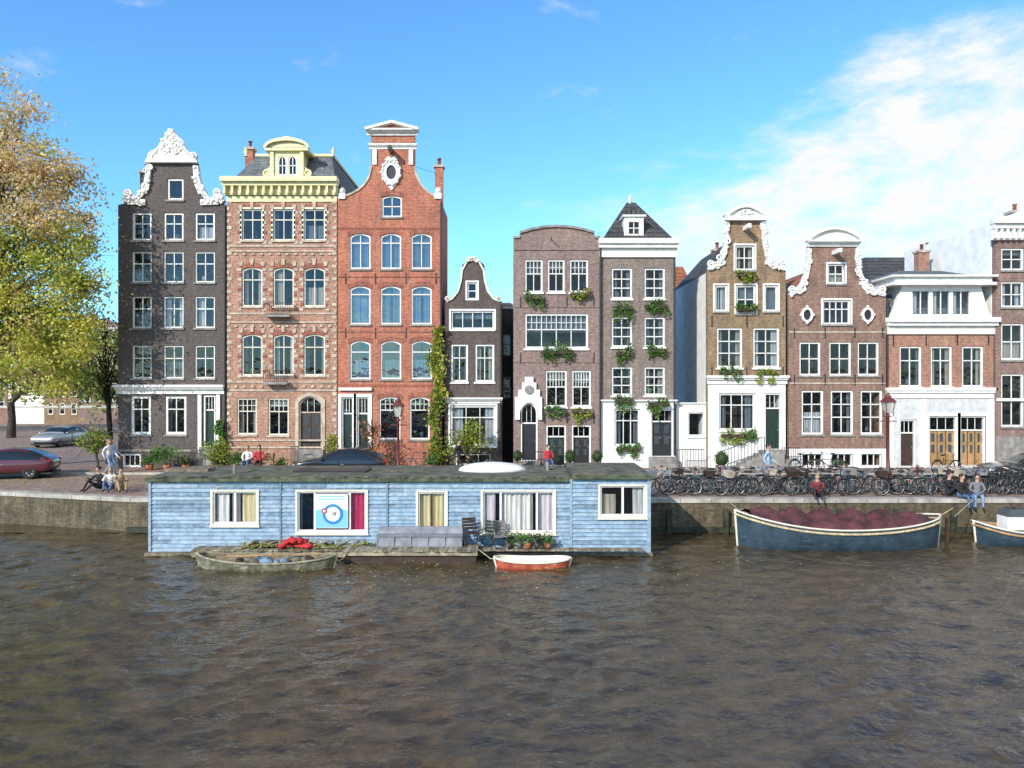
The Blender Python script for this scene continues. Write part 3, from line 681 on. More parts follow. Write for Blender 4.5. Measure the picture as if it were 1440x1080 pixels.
m=Mesh('pavement');m.box(-26.0,45,36.9,39.5,SZ-.1,SZ+.09,PAVE);m.box(-26.0,45,36.72,36.895,SZ-.1,SZ+.1,COPE);m.build()
m=Mesh('quay_wall')
for i in range(len(EDGE)-1):
    (xa,ya),(xb,yb)=EDGE[i],EDGE[i+1]
    m.add([(xa,ya,-1),(xb,yb,-1),(xb,yb,SZ-.14),(xa,ya,SZ-.14)],[(0,1,2,3)],QW)
    L_=math.hypot(xb-xa,yb-ya); n=max(1,int(L_/1.2)) if L_<100 else 6
    for k in range(n):
        u0=(k+.008)/n;u1=(k+.992)/n;o=-.05
        p=[(xa+(xb-xa)*u,ya+(yb-ya)*u) for u in(u0,u1)]
        dz=random.uniform(-.008,.008)
        m.add([(p[0][0],p[0][1]+o,SZ-.14),(p[1][0],p[1][1]+o,SZ-.14),(p[1][0],p[1][1]+.42,SZ-.14),(p[0][0],p[0][1]+.42,SZ-.14),
               (p[0][0],p[0][1]+o,SZ+.02+dz),(p[1][0],p[1][1]+o,SZ+.02+dz),(p[1][0],p[1][1]+.42,SZ+.02+dz),(p[0][0],p[0][1]+.42,SZ+.02+dz)],
              [(0,1,5,4),(1,2,6,5),(2,3,7,6),(3,0,4,7),(4,5,6,7)],COPE)
m.build()
AL=paint('algae_timber',(.05,.055,.03),.7,.5,3)
m=Mesh('quay_fender_beam')
m.box(-15,60,28.72,28.89,.02,.22,AL)
for k in range(24): m.box(6+k*2.2,6.18+k*2.2,28.6,28.74,-1,.95,AL)
m.build()
m=Mesh('near_quay');m.box(-400,400,-60,-6,-1,SZ,QW);m.box(-2500,2500,-2500,-60.01,-1,SZ,GROUNDM);m.build()

wm,nt,b=newmat('canal_water')
co=objco(nt)
n2=noise(nt,mapping(nt,co,(1,1.35,1),(0,0,-.2)),4.6,3,.5);n3=noise(nt,co,12,3,.55)
def madd(a,ka,b_,kb):
    x=N(nt,'ShaderNodeMath',operation='MULTIPLY');L(nt,a,x.inputs[0]);x.inputs[1].default_value=ka
    y=N(nt,'ShaderNodeMath',operation='MULTIPLY_ADD');L(nt,b_,y.inputs[0]);y.inputs[1].default_value=kb;L(nt,x.outputs[0],y.inputs[2]);return y.outputs[0]
hh=madd(n2,.05,n3,.008)
bp=N(nt,'ShaderNodeBump');bp.inputs['Strength'].default_value=1;bp.inputs['Distance'].default_value=1.0;L(nt,hh,bp.inputs['Height']);L(nt,bp.outputs[0],b.inputs['Normal'])
L(nt,mixc(nt,ramp(nt,noise(nt,mapping(nt,co,(1,1.8,1)),1.1,7,.7),.38,.66),(.03,.022,.011),(.115,.078,.036)),b.inputs['Base Color'])
b.inputs['Roughness'].default_value=.03;b.inputs['IOR'].default_value=1.5
gx0,gx1,gy0,gy1,st=-27,27,6,28.86,.07
nx=int((gx1-gx0)/st)+1;ny=int((gy1-gy0)/st)+1
X,Y=np.meshgrid(np.linspace(gx0,gx1,nx),np.linspace(gy0,gy1,ny));Zw=np.zeros_like(X)
rs=np.random.RandomState(3)
wx=X+.5*np.sin(Y*.6+1)+.3*np.sin(X*.9+Y*.4);wy=Y+.5*np.sin(X*.5)+.3*np.sin(X*1.1-Y*.7)
for k in range(70):
    lam=math.exp(rs.uniform(math.log(.3),math.log(1.7)));th=rs.normal(math.pi/2,.75);kk=2*math.pi/lam
    A=lam*.0066;env=.5+.5*np.sin(X*rs.uniform(.1,.7)+Y*rs.uniform(.1,.7)+rs.uniform(0,6))
    ph=kk*(math.cos(th)*wx+math.sin(th)*wy)+rs.uniform(0,6.28)
    Zw+=A*env*((1-2*np.abs(np.sin(ph*.5))) if k%3==0 else np.sin(ph))
Zw-=Zw.mean()
fade=np.clip((X-gx0)/1.5,0,1)*np.clip((gx1-X)/1.5,0,1)*np.clip((Y-gy0)/1.0,0,1);Zw*=fade
me=bpy.data.meshes.new('water')
V=np.stack([X,Y,Zw],-1).reshape(-1,3)
idx=np.arange(nx*ny).reshape(ny,nx)
Fq=np.stack([idx[:-1,:-1],idx[:-1,1:],idx[1:,1:],idx[1:,:-1]],-1).reshape(-1,4)
n0=len(V)
ext=[(-2500,-60,0),(2500,-60,0),(2500,gy0,0),(-2500,gy0,0),(-2500,gy0,0),(gx0,gy0,0),(gx0,60,0),(-2500,60,0),(gx1,gy0,0),(2500,gy0,0),(2500,60,0),(gx1,60,0),(gx0,gy1,0),(gx1,gy1,0),(gx1,60,0),(gx0,60,0)]
V=np.concatenate([V,np.array(ext)]);Fq=np.concatenate([Fq,n0+np.arange(16).reshape(4,4)])
me.vertices.add(len(V));me.vertices.foreach_set('co',V.ravel());me.loops.add(Fq.size);me.loops.foreach_set('vertex_index',Fq.ravel().astype(np.int32))
me.polygons.add(len(Fq));me.polygons.foreach_set('loop_start',(np.arange(len(Fq))*4).astype(np.int32));me.polygons.foreach_set('loop_total',np.full(len(Fq),4,dtype=np.int32))
me.polygons.foreach_set('use_smooth',np.ones(len(Fq),dtype=bool));me.update(calc_edges=True);me.validate();me.materials.append(wm);link(bpy.data.objects.new('water',me))
m=Mesh('fallen_leaves')
def flat(n,fx,fy,z,size,mat):
    for _ in range(n):
        x=fx();y=fy();t=random.random()*6.28;s=size*random.uniform(.6,1.3);a=(math.cos(t)*s,math.sin(t)*s);b_=(-math.sin(t)*s*.6,math.cos(t)*s*.6);zz=z+random.uniform(0,.006)
        m.add([(x-a[0],y-a[1],zz),(x+b_[0],y+b_[1],zz+.012),(x+a[0],y+a[1],zz),(x-b_[0],y-b_[1],zz+.008)],[(0,1,2,3)],mat)
flat(220,lambda:random.gauss(-4,6),lambda:24-abs(random.gauss(0,1.6)),.07,.04,LYEL)
flat(700,lambda:random.uniform(-32,-14),lambda:random.uniform(32.6,37),SZ+.005,.07,LYEL)
flat(300,lambda:random.uniform(-14,24),lambda:random.uniform(29.6,36.5),SZ+.005,.06,LPINK)
m.build()

# ================================================================ houseboat
BLUE=paint('weathered_blue_paint',(.25,.37,.5),.65,.25,4,peel=(.42,.47,.5))
BLUE2=paint('faded_blue_paint',(.31,.42,.53),.7,.25,6,peel=(.17,.21,.25))
BLUE3=paint('grimy_blue_paint',(.2,.3,.41),.75,.35,5,peel=(.3,.33,.33))
MOSS=paint('mossy_roof_felt',(.14,.14,.1),.95,.45,2)
TRIMD=paint('roof_edge',(.1,.12,.065),.8,.5,4)
RED=paint('red_cloth',(.6,.03,.04),.8,.3)
BOATBLUE=paint('navy_hull_paint',(.04,.07,.1),.35,.3,2,peel=(.09,.12,.14))
MAROON=paint('maroon_canvas',(.12,.034,.038),.85,.5,1.8,bs=.5)
GREYP=paint('grey_canvas',(.27,.28,.32),.8,.3)
D=25.1
hb=empty('houseboat',(PX(560,D),D,0))
Wm=Mesh('siding',hb);Tm=Mesh('roof_and_trim',hb);Gm=Mesh('window_glass',hb);Cm=Mesh('curtains',hb);Fr=Mesh('window_frames',hb)
def hbwin(xa,ya,xb,yb,D,c): return (PX(xa,D),PX(xb,D),PZ(yb,D),PZ(ya,D),c)
wins=[hbwin(300,691,362,736,D,2),hbwin(419,691,515,747,D,3),hbwin(588,692,627,745,D,1),hbwin(679,691,779,748,D,3)]
wins2=[hbwin(844,683,907,725,D-.12,2)]
def siding(x0,x1,z0,z1,y,ws,step=.135):
    z=z0
    while z<z1-.01:
        zt=min(z+step,z1);zm=(z+zt)/2;iv=[(x0,x1)]
        for (a,b_,c,d,_) in ws:
            if c<zm<d:
                nv=[]
                for (p,q) in iv:
                    if a>p: nv.append((p,min(a,q)))
                    if b_<q: nv.append((max(b_,p),q))
                iv=[t for t in nv if t[1]-t[0]>.01]
        for (p,q) in iv:
            cuts=[p]+sorted(random.uniform(p,q) for _ in range(int((q-p)/3.5)))+[q]
            for u,v in zip(cuts[:-1],cuts[1:]):
                if v-u<.02: continue
                o=random.uniform(-.005,.005);v-=.01;t0=random.uniform(-.006,.006)
                Wm.add([(u,y-.045+o,z+t0),(v,y-.045+o,z-t0),(v,y+o,zt+.005),(u,y+o,zt+.005),(u,y+.02,z+.006),(v,y+.02,z+.006)],[(0,1,2,3),(0,4,5,1)],random.choice([BLUE,BLUE,BLUE2,BLUE3]))
        z=zt
X0,X1,X2=PX(211,D),PX(803,D),PX(913,D-.12)
ZT=PZ(677,D)
siding(X0,X1,.12,ZT,D,wins);siding(X1,X2,.12,ZT+.1,D-.12,wins2)
for(x0,x1,y,ws,zt) in((X0,X1,D+.03,wins,ZT),(X1,X2,D-.09,wins2,ZT+.1)):
    Wm.prism(arect(x0,x1,.1,zt),y,y+.05,OLDWOOD,[arect(a,b_,c,d) for (a,b_,c,d,_) in ws])
def endwall(x,y0,y1,zt,s):
    z=.12
    while z<zt: 
        Wm.add([(x+s*.028,y0,z),(x+s*.028,y1,z),(x,y1,z+.14),(x,y0,z+.14)],[(0,1,2,3)],BLUE); z+=.135
    Wm.box(min(x,x-s*.05),max(x,x-s*.05),y0,y1,.1,zt,OLDWOOD)
endwall(X0,D+.03,28.5,ZT,-1);endwall(X2,D-.09,28.5,ZT+.1,1)
Wm.box(X0,X2,28.4,28.5,.1,ZT,BLUE)
Wm.box(X1-.04,X1+.03,D-.17,D+.03,.12,ZT+.1,BLUE2); Wm.box(X0-.03,X0+.06,D-.065,D+.03,.12,ZT,BLUE2);Wm.box(X2-.08,X2+.04,D-.185,D-.08,.12,ZT+.1,BLUE2)
for px in(395,545): x=PX(px,D);Wm.box(x-.03,x+.03,D-.06,D,.12,ZT,BLUE3)
for(x0,x1,y,ws,zt) in((X0,X1,D,wins,ZT),(X1,X2,D-.12,wins2,ZT+.1)):
    for wi,(a,b_,c,d,n) in enumerate(ws):
        Fr.ring(arect(a-.07,b_+.07,c-.08,d+.06),arect(a,b_,c,d),y-.075,y+.02,CREAM)
        Fr.ring(arect(a,b_,c,d),arect(a+.05,b_-.05,c+.05,d-.05),y-.02,y+.05,WHITE)
        for i in range(1,n):
            x=a+(b_-a)*i/n
            if n==3: x=a+(b_-a)*(.25 if i==1 else .76)
            Fr.box(x-.035,x+.035,y-.03,y+.05,c+.04,d-.04,WHITE)
        Gm.pane(arect(a+.05,b_-.05,c+.05,d-.05),y+.024,GLASSHB)
        Fr.box(a-.1,b_+.1,y-.11,y-.02,c-.12,c-.08,CREAM)
cy=D+.12
a,b_,c,d,_=wins[0];Cm.curtain(a+.05,a+.5,c,d,cy,CLINEN);Cm.curtain(a+.62,b_-.62,c,d,cy,CPINK);Cm.curtain(b_-.55,b_,c,d,cy,CYEL)
a,b_,c,d,_=wins[1];Cm.curtain(b_-.52,b_,c,d,cy,CMAG);Cm.curtain(a,a+.12,c,d,cy,CUR[2])
a,b_,c,d,_=wins[2];Cm.curtain(a,a+.45,c,d,cy,CYEL,.04);Cm.curtain(a+.48,b_,c,d,cy,CYEL,.04)
a,b_,c,d,_=wins[3];Cm.curtain(a,a+.42,c,d,cy,CPINK);Cm.curtain(a+.64,b_-.72,c,d-.08,cy,CLINEN,.045);Cm.curtain(b_-.52,b_-.05,c,d,cy,CPINK)
a,b_,c,d,_=wins2[0];Cm.curtain(a,a+.55,c,d-.3,cy-.1,CUR[1]);Cm.curtain(b_-.4,b_,c,d,cy-.1,CUR[0])
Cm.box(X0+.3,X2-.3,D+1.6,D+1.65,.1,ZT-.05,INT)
Tm.box(X0-.1,X1+.02,D-.16,28.6,ZT+.01,ZT+.13,TRIMD);Tm.box(X0-.06,X1,D-.12,28.56,ZT+.13,ZT+.16,MOSS)
Tm.box(X1+.02,X2+.12,D-.3,28.6,ZT+.11,ZT+.24,TRIMD);Tm.box(X1+.04,X2+.08,D-.26,28.56,ZT+.24,ZT+.27,MOSS)
for k in range(120):
    x=random.uniform(X0,X2);y=random.uniform(D-.1,28.4) if k%2 else D-.1;r=random.uniform(.03,.12);Tm.ell((x,y,ZT+.16+(.11 if x>X1 else 0)),r*2,r,r*.25,random.choice([MOSS,TRIMD,OLDWOOD]),7,4,.3)
x=PX(692,26.5);Tm.ell((x,27,ZT+.16),1.25,.8,.3,WHITE,20,10,z0=0)
Tm.tube((PX(330,26),26,ZT),(PX(330,26),26,ZT+.5),.06,.06,GSTONE,8);Tm.tube((PX(770,27),27,ZT),(PX(770,27),27,ZT+.45),.07,.07,CHROME,8)
Tm.box(PX(240,27),PX(300,27),26.5,27.2,ZT+.16,ZT+.26,OLDWOOD)
Tm.box(PX(420,27),PX(520,27),26.3,27.3,ZT+.16,ZT+.22,BLK)
Tm.box(X0+.05,X2-.05,D+.04,28.45,-.5,.11,BLK);Tm.box(X0-.1,X2+.1,D-.2,D-.03,.0,.11,OLDWOOD)
pm,nt,b=newmat('poster_white');b.inputs['Base Color'].default_value=(.75,.78,.78,1)
pb,nt,b=newmat('poster_blue');b.inputs['Base Color'].default_value=(.03,.2,.5,1)
plb,nt,b=newmat('poster_light_blue');b.inputs['Base Color'].default_value=(.2,.5,.75,1)
px0,px1=PX(444,D),PX(490,D);pz0,pz1=PZ(742,D),PZ(694,D)
Cm.box(px0,px1,D-.095,D-.085,pz0,pz1,pm);Cm.prism(arect(px0+.02,px1-.02,pz0+.02,pz0+.72,.12),D-.102,D-.096,plb)
pcx=(px0+px1)/2+.05
Cm.prism(oval(pcx,pz0+.48,.31,.31,20),D-.11,D-.103,pm)
Cm.ring(oval(pcx,pz0+.48,.34,.34,24),oval(pcx,pz0+.48,.25,.25,24),D-.117,D-.111,pb)
Cm.ell((pcx-.28,D-.12,pz0+.58),.09,.01,.09,RED,12,8);Cm.ell((pcx-.28,D-.125,pz0+.58),.045,.01,.045,WHITE,12,8);Cm.ell((pcx+.05,D-.12,pz0+.5),.07,.01,.07,CUR[1],12,8)
for k in range(2): Cm.box(px0+.12,px1-.12,D-.102,D-.096,pz1-.1-k*.09,pz1-.06-k*.09,plb)
for mm in(Wm,Tm,Gm,Cm,Fr): mm.build()
LW=paint('bleached_deck_wood',(.36,.32,.22),.85,.4,5)
m=Mesh('floating_wooden_deck',loc=(PX(560,24.5),24.5,0))
def planks(x0,x1,y0,y1,z,mat=None):
    x=x0
    while x<x1:
        w=random.uniform(.13,.17); m.box(x,min(x+w-.012,x1),y0+random.uniform(-.04,.03),y1,z-.04,z+random.uniform(-.004,.004),random.choice([OLDWOOD,LW]));x+=w
planks(PX(272,24.4),PX(487,24.4),24.2,24.88,.36);m.box(PX(272,24.4),PX(487,24.4),24.25,24.4,.12,.315,LW)
planks(PX(487,24.2),PX(672,24.2),23.8,24.88,.44);m.box(PX(487,24.2),PX(672,24.2),23.85,23.95,.26,.39,LW);m.box(PX(490,24.2),PX(670,24.2),23.96,24.8,-.15,.25,DBROWN)
planks(PX(672,24.4),PX(905,24.4),24.5,24.88,.3)
for k in range(12):
    x=PX(280+k*35,24.3);m.tube((x,24.3,-.3),(x,24.3,.24),.07,.07,DBROWN,7)
m.build()
m=Mesh('deck_storage_bench',loc=(PX(590,24.6),24.6,.44))
x0,x1=PX(532,24.6),PX(650,24.6)
m.frustum((x0,x1,24.35,24.85),.445,(x0+.04,x1-.04,24.38,24.85),.78,GREYP);m.frustum((x0-.02,x1+.02,24.72,24.87),.78,(x0,x1,24.78,24.87),1.02,GREYP);m.box(x0-.03,x1+.03,24.32,24.87,.781,.81,GREYP)
for k in range(6): m.box(x0+k*(x1-x0)/5-.015,x0+k*(x1-x0)/5+.015,24.33,24.36,.45,.78,CHROME)
m.build()
def chair(name,px,D,z,mat,rot=0):
    m=Mesh(name,loc=(0,0,0));
    for x in(-.22,.22):
        m.tube((x,-.2,0),(x,.2,.45),.015,.015,mat);m.tube((x,.2,0),(x,-.2,.45),.015,.015,mat);m.tube((x,.2,.42),(x,.3,.9),.015,.015,mat);m.tube((x,-.2,.62),(x,.25,.64),.015,.015,mat);m.tube((x,-.2,.45),(x,-.2,.62),.012,.012,mat)
    m.box(-.22,.22,-.2,.2,.43,.46,mat)
    for k in range(4): m.box(-.22,.22,.2+k*.025,.22+k*.025,.52+k*.1,.6+k*.1,mat)
    o=m.build();o.location=(PX(px,D),D,z);o.rotation_euler=(0,0,rot);return o
chair('garden_chair',662,24.45,.44,DBROWN,.3);chair('garden_chair',686,24.65,.3,DGREEN,-.5);chair('garden_chair',703,24.65,.3,GSTONE,.2)
m=Mesh('red_tarpaulin',loc=(PX(415,24.5),24.5,.36))
for k in range(26): m.ell((PX(396+k*1.6,24.5),24.45+random.uniform(-.15,.15),.42+random.uniform(0,.28)*math.sin(math.pi*k/25)+.03),random.uniform(.08,.18),.14,random.uniform(.05,.1),RED,8,6,.35)
m.build()
m=Mesh('firewood_and_oars',loc=(PX(370,24.5),24.5,.36))
for k in range(34):
    x=PX(random.uniform(335,525),24.5);m.tube((x,24.3+random.uniform(0,.4),.39),(x+random.uniform(.2,1.1),24.45,.4+random.uniform(.02,.3)),.02,.02,random.choice([OLDWOOD,WOOD,DBROWN,LGRN2,LW]),5)
for k in range(10):
    x=PX(random.uniform(340,520),24.6);s=random.uniform(.08,.18);m.box(x-s,x+s,24.5,24.8,.365,.365+s*1.3,random.choice([GREYP,DBROWN,BLUE3,LW,DGREEN]))
m.leaves(np.random.uniform([PX(340,24.6),24.3,.38],[PX(520,24.6),24.8,.58],(500,3)),LGRN2,.08)
m.build()
m=Mesh('potted_plant',loc=(PX(720,24.6),24.6,.3))
for px in(716,728,742,756,770):
    x=PX(px,24.7);m.lathe((x,24.7,.3),[(0,0),(.1,0),(.14,.2),(.12,.2),(0,.18)],random.choice([OTILE,GSTONE,DBROWN]),10);m.leaves(np.random.normal(size=(120,3))*[.1,.1,.1]+[x,24.7,.62],random.choice([LDARK,LGRN]),.09)
m.box(PX(712,24.8),PX(755,24.8),24.75,24.85,.3,.72,GREYP)
m.build()

# ---- boats
def boat(name,pxa,pxb,D,hull,inner,rim,sheer=.5,bow=.3,beam=.6,cover=None,stripe=None,seats=2,draft=.2):
    L_=(pxb-pxa)*D/F; x0=PX(pxa,D); cyy=D+beam; m=Mesh(name,loc=(x0+L_/2,cyy,0)); n=22;K=7
    def st(t):
        w=beam*(1-abs(2*t-1.0)**3.2)**.6 if 0<t<1 else .02
        zs=sheer+bow*((2*t-1)**2)*(1.15 if t<.5 else .8); return max(w,.02),zs
    rings=[]
    for i in range(n+1):
        t=i/n;w,zs=st(t);r=[]
        for j in range(-K,K+1):
            u=j/K; yy=w*(math.sin(abs(u)*math.pi/2)**.7)*(1 if u>=0 else -1); zz=-draft+(zs+draft)*(abs(u)**2.4)
            over=(t-.5)*.25*abs(u)**2
            r.append((x0+L_*t+over,cyy+yy,zz))
        rings.append(r)
    M=2*K+1;vs=[p for r in rings for p in r]
    fs=[(i*M+j,(i+1)*M+j,(i+1)*M+j+1,i*M+j+1) for i in range(n) for j in range(M-1)]
    m.add(vs,fs,hull,True)
    vi=[(cx_,cyy+(y_-cyy)*.93,max(z_+.03,.1)) for (cx_,y_,z_) in vs];m.add(vi,fs,inner,True)
    for side in(0,M-1):
        pts=[rings[i][side] for i in range(n+1)]
        m.path(pts,[.035]*(n+1),rim,6)
        if stripe: m.path([(p[0],p[1]+(-.02 if side==0 else .02),p[2]-.13) for p in pts],[.045]*(n+1),stripe,6)
    for e in(0,n): m.tube(rings[e][0],(rings[e][K][0]+(.02 if e else -.02),rings[e][K][1],-.1),.05,.04,rim,6)
    for k in range(seats):
        t=(k+1)/(seats+1);w,zs=st(t);m.box(x0+L_*t-.12,x0+L_*t+.12,cyy-w*.92,cyy+w*.92,zs-.16,zs-.12,rim)
    if cover:
        vs=[];J=18;n2=100
        for i in range(n2+1):
            t=.06+.86*i/n2;w,zs=st(t)
            for j in range(J+1):
                u=-1+2*j/J
                rib=abs(math.cos(math.pi*7*t))**1.5
                hgt=(.3+.26*rib)*(math.sin(math.pi*min(1,t*1.08))**.55)*(1-abs(u)**(1.1+.5*rib))
                hgt+=.05*math.sin(i*.75+j*1.4)*(1-abs(u))*math.sin(math.pi*t)+.03*math.sin(i*1.7-j*.8)*(1-abs(u))
                vs.append((x0+L_*t+(t-.5)*.25,cyy+w*1.02*u,zs+max(hgt,.0)+(.03 if abs(u)<1 else -.02-.05*(i%6<2))))
        m.add(vs,[(i*(J+1)+j,(i+1)*(J+1)+j,(i+1)*(J+1)+j+1,i*(J+1)+j+1) for i in range(n2) for j in range(J)],cover,True)
    return m
ORG=paint('orange_red_hull',(.5,.1,.05),.5,.3,4,peel=(.6,.4,.3));GRN=paint('old_green_hull',(.17,.165,.11),.8,.45,5,peel=(.34,.32,.25));ROPE=paint('rope_fender',(.6,.5,.3),.9,.3,10)
m=boat('wooden_rowing_boat',272,462,22.9,GRN,OLDWOOD,LW,.22,.2,.55,seats=3)
m.tube((PX(300,23),23.2,.36),(PX(440,23),23.5,.42),.02,.02,WOOD);m.tube((PX(310,23),23.5,.34),(PX(452,23),23.3,.45),.02,.02,WOOD)
for k in range(16):
    x=PX(random.uniform(300,440),23.4);s=random.uniform(.05,.16);m.ell((x,23.4+random.uniform(-.2,.2),.2),s*1.6,s,s,random.choice([DBROWN,GREYP,LW,MOSS,BLUE3]),7,5,.4)
pts=[(PX(462,23.4)+.05,23.5,.4),(PX(470,23.4)+.1,23.6,.15),(PX(476,23.6)+.1,23.75,.2),(PX(489,23.8),23.85,.42)];m.path(pts,[.018]*4,ROPE,5)
m.build()
m=boat('orange_dinghy',700,799,23.1,ORG,CREAM,CREAM,.2,.08,.45,seats=2);m.path([(PX(700,23.4),23.5,.28),(PX(690,23.8),23.9,.15),(PX(672,24),24.1,.42)],[.015]*3,ROPE,5);m.build()
m=boat('covered_sloop',1052,1343,25.5,BOATBLUE,DBROWN,CREAM,.74,.46,1.1,cover=MAROON,stripe=ROPE,seats=0,draft=.3)
x=PX(1343,26);m.box(x+.02,x+.1,26.55,26.65,-.1,1.0,DBROWN);m.tube((x-.1,26.6,1.1),(x+.3,26.6,1.35),.025,.02,WOOD)
m.path([(PX(1052,26.6),26.6,1.15),(PX(1040,27.5),27.6,1.1),(PX(1020,28.9),28.9,1.3)],[.015]*3,ROPE,5);m.path([(PX(1343,26.6),26.6,1.05),(PX(1370,28.9),28.9,1.3)],[.015]*2,ROPE,5)
m.build()
m=boat('moored_motor_boat',1396,1520,26.2,BOATBLUE,WOOD,CREAM,.5,.25,.9,seats=2,stripe=WOOD);m.box(PX(1425,26.5),PX(1450,26.5),26.8,27.4,.5,1.0,WHITE);m.frustum((PX(1424,26.5),PX(1452,26.5),26.75,27.45),1.0,(PX(1430,26.5),PX(1448,26.5),26.85,27.35),1.25,CGP);m.build()

# ================================================================ trees
def tree(name,base,crown,nclump,nleaf,mat,size=.16,tr=.28,sig=.5,fork=3.0,matb=None,fracb=0,limbs=26,zpink=9.5):
    m=Mesh(name,loc=base);base=Vector(base)
    C=[]
    vol=[c[3]*c[4]*c[5] for c in crown]
    for k in range(nclump):
        c=random.choices(crown,vol)[0]
        d=np.random.normal(size=3);d/=np.linalg.norm(d);r=random.uniform(.1,1)**.5
        C.append(Vector((c[0]+d[0]*c[3]*r,c[1]+d[1]*c[4]*r,c[2]+d[2]*c[5]*r)))
    cc=sum((Vector(c[:3]) for c in crown),Vector())/len(crown)
    fk=base+Vector((0,0,fork)); top=fk.lerp(cc,.75)
    m.path([base,base+Vector((.05,.05,fork*.5)),fk],[tr*1.25,tr,tr*.85],BARK,10)
    m.path([fk,fk.lerp(top,.5)+Vector((.1,0,.2)),top],[tr*.85,tr*.6,tr*.3],BARK,8)
    for t in C[:limbs]:
        s=fk.lerp(top,random.random());mid=s.lerp(t,.5)+Vector((random.uniform(-.4,.4),random.uniform(-.4,.4),random.uniform(.1,.7)))
        m.path([s,s.lerp(mid,.5)+Vector((0,0,.15)),mid,t],[tr*.32,tr*.22,tr*.13,.012],BARK,5)
        for q in range(3):
            t2=t+Vector([random.uniform(-1,1) for _ in range(3)]);m.path([mid.lerp(t,.4),t2],[.025,.006],BARK,4)
    per=nleaf//max(1,nclump);A=[];B=[]
    for i,t in enumerate(C):
        k=int(per*random.uniform(.3,1.8));sg=sig*random.uniform(.6,1.5);p=np.random.normal(size=(k,3))*[sg*1.1,sg*1.1,sg*.75]+np.array(t)
        (B if random.random()<fracb*(1.5 if t[2]>base[2]+zpink else .2) else A).append(p)
    if A: m.leaves(np.concatenate(A),mat,size)
    if B: m.leaves(np.concatenate(B),matb,size)
    m.build()
tree('autumn_elm_tree',(-29.5,36.5,SZ),[(-24.9,36.4,14.2,3.9,2.0,4.5),(-25.9,36.2,18.0,3.1,1.8,3.6),(-22.2,36.6,12.4,2.2,1.6,4.6),(-22.3,36.5,8.0,2.3,1.7,2.9),(-26.2,36.5,8.6,3.6,2.0,3.2),(-29.5,36.5,13,3.5,2.4,6)],520,84000,LYEL,.155,.36,.38,4,LPINK,.6,120,zpink=12.0)
tree('bare_branched_tree',(-22.9,42,SZ),[(-23.2,42,7.2,2.0,2,3.2)],34,1500,LGRN2,.15,.16,.5,3,limbs=34)
tree('distant_street_tree',(-42,62,SZ),[(-42,62,8,5,4,4),(-36,64,7,4,4,3.5)],60,7000,LGRN2,.3,.3,.8,3)
tree('distant_street_tree',(-58,66,SZ),[(-56,66,9,7,4,5)],60,6000,LYEL,.32,.3,.8,3)
tree('potted_small_tree',(PX(657,37.6),37.6,SZ+.1),[(PX(657,37.6),37.6,3.0,.85,.7,.85)],18,1700,LGRN2,.12,.05,.22,1.0,limbs=10)
tree('russet_sapling',(PX(521,37.6),37.6,SZ+.1),[(PX(521,37.6),37.6,3.0,.5,.4,1.1)],10,420,LRED,.11,.035,.2,.8,limbs=10)
tree('small_street_tree',(PX(136,38),38,SZ),[(PX(137,38),38,2.9,.7,.6,.6)],14,900,LGRN2,.12,.05,.2,.8,limbs=8)
def climber(px0,py0,px1,py1,D,w,n,mat,name='climbing_vine'):
    pts=[]
    for i in range(n):
        t=random.random();wob=math.sin(t*14)*.12+math.sin(t*31)*.08
        w2=w*(.35+.8*abs(math.sin(t*9+1)))
        pts.append((PX(px0+(px1-px0)*t,D)+wob+random.gauss(0,w2*.5),D-.15-abs(random.gauss(0,.1)),PZ(py0+(py1-py0)*t,D)))
    m=Mesh(name,loc=(PX(px0,D),D-.1,SZ));m.leaves(pts,mat,.15)
    m.path([(PX(px0+(px1-px0)*t,D)+math.sin(t*14)*.12,D-.08,PZ(py0+(py1-py0)*t,D)) for t in [i/14 for i in range(15)]],[.03]*15,BARK,5);m.build()
climber(612,655,616,460,38.85,.42,2100,LGRN2);climber(622,560,616,470,38.85,.25,400,LYEL)
climber(313,650,310,590,38.9,.25,500,LGRN)
for (px,py,rx,rz,mt) in [(302,640,.95,.85,LGRN2),(235,642,1.1,.6,LGRN),(210,648,.5,.4,LGRN),(330,646,.6,.55,LGRN),(462,630,.5,.9,LGRN2),(395,650,.5,.5,LGRN),(605,645,.5,.6,LGRN),(1180,655,.5,.3,LGRN),(262,650,.5,.5,LDARK),(545,650,.6,.5,LGRN)]:
    D=37.9;x=PX(px,D);z=max(PZ(py,D),SZ+.1+rz*.9);bx=[(x+random.uniform(-.5,.5)*rx,D+random.uniform(-.1,.1),z+random.uniform(-.4,.4)*rz,rx*.55,.3,rz*.6) for _ in range(6)]
    def ex(m,x=x,D=D,z=z): 
        for q in range(5): m.tube((x,D,SZ+.09),(x+random.uniform(-.3,.3),D,z),.02,.01,BARK,4)
        m.lathe((x,D,SZ+.09),[(0,0),(.17,0),(.22,.3),(.19,.3),(0,.27)],OTILE,10)
    foliage('shrub',bx,mt,int(500*max(rx,.5)*rz*2),.11,(x,D,SZ+.09),ex)
for (px,D,r) in((1015,36.0,.36),(802,37.3,.3),(840,37.3,.28),(728,37.6,.25)):
    x=PX(px,D)
    def ex(m,x=x,D=D,r=r): m.frustum((x-.2,x+.2,D-.2,D+.2),SZ+.02,(x-.25,x+.25,D-.25,D+.25),SZ+.5,GSTONE);m.tube((x,D,SZ+.4),(x,D,SZ+.8),.03,.03,BARK);m.ell((x,D,SZ+.85),r*.85,r*.85,r*.95,LDARK,12,8,.06)
    foliage('clipped_box_topiary',[(x,D,SZ+.85,r,r,r*1.15)],LDARK,900,.06,(x,D,SZ),ex)

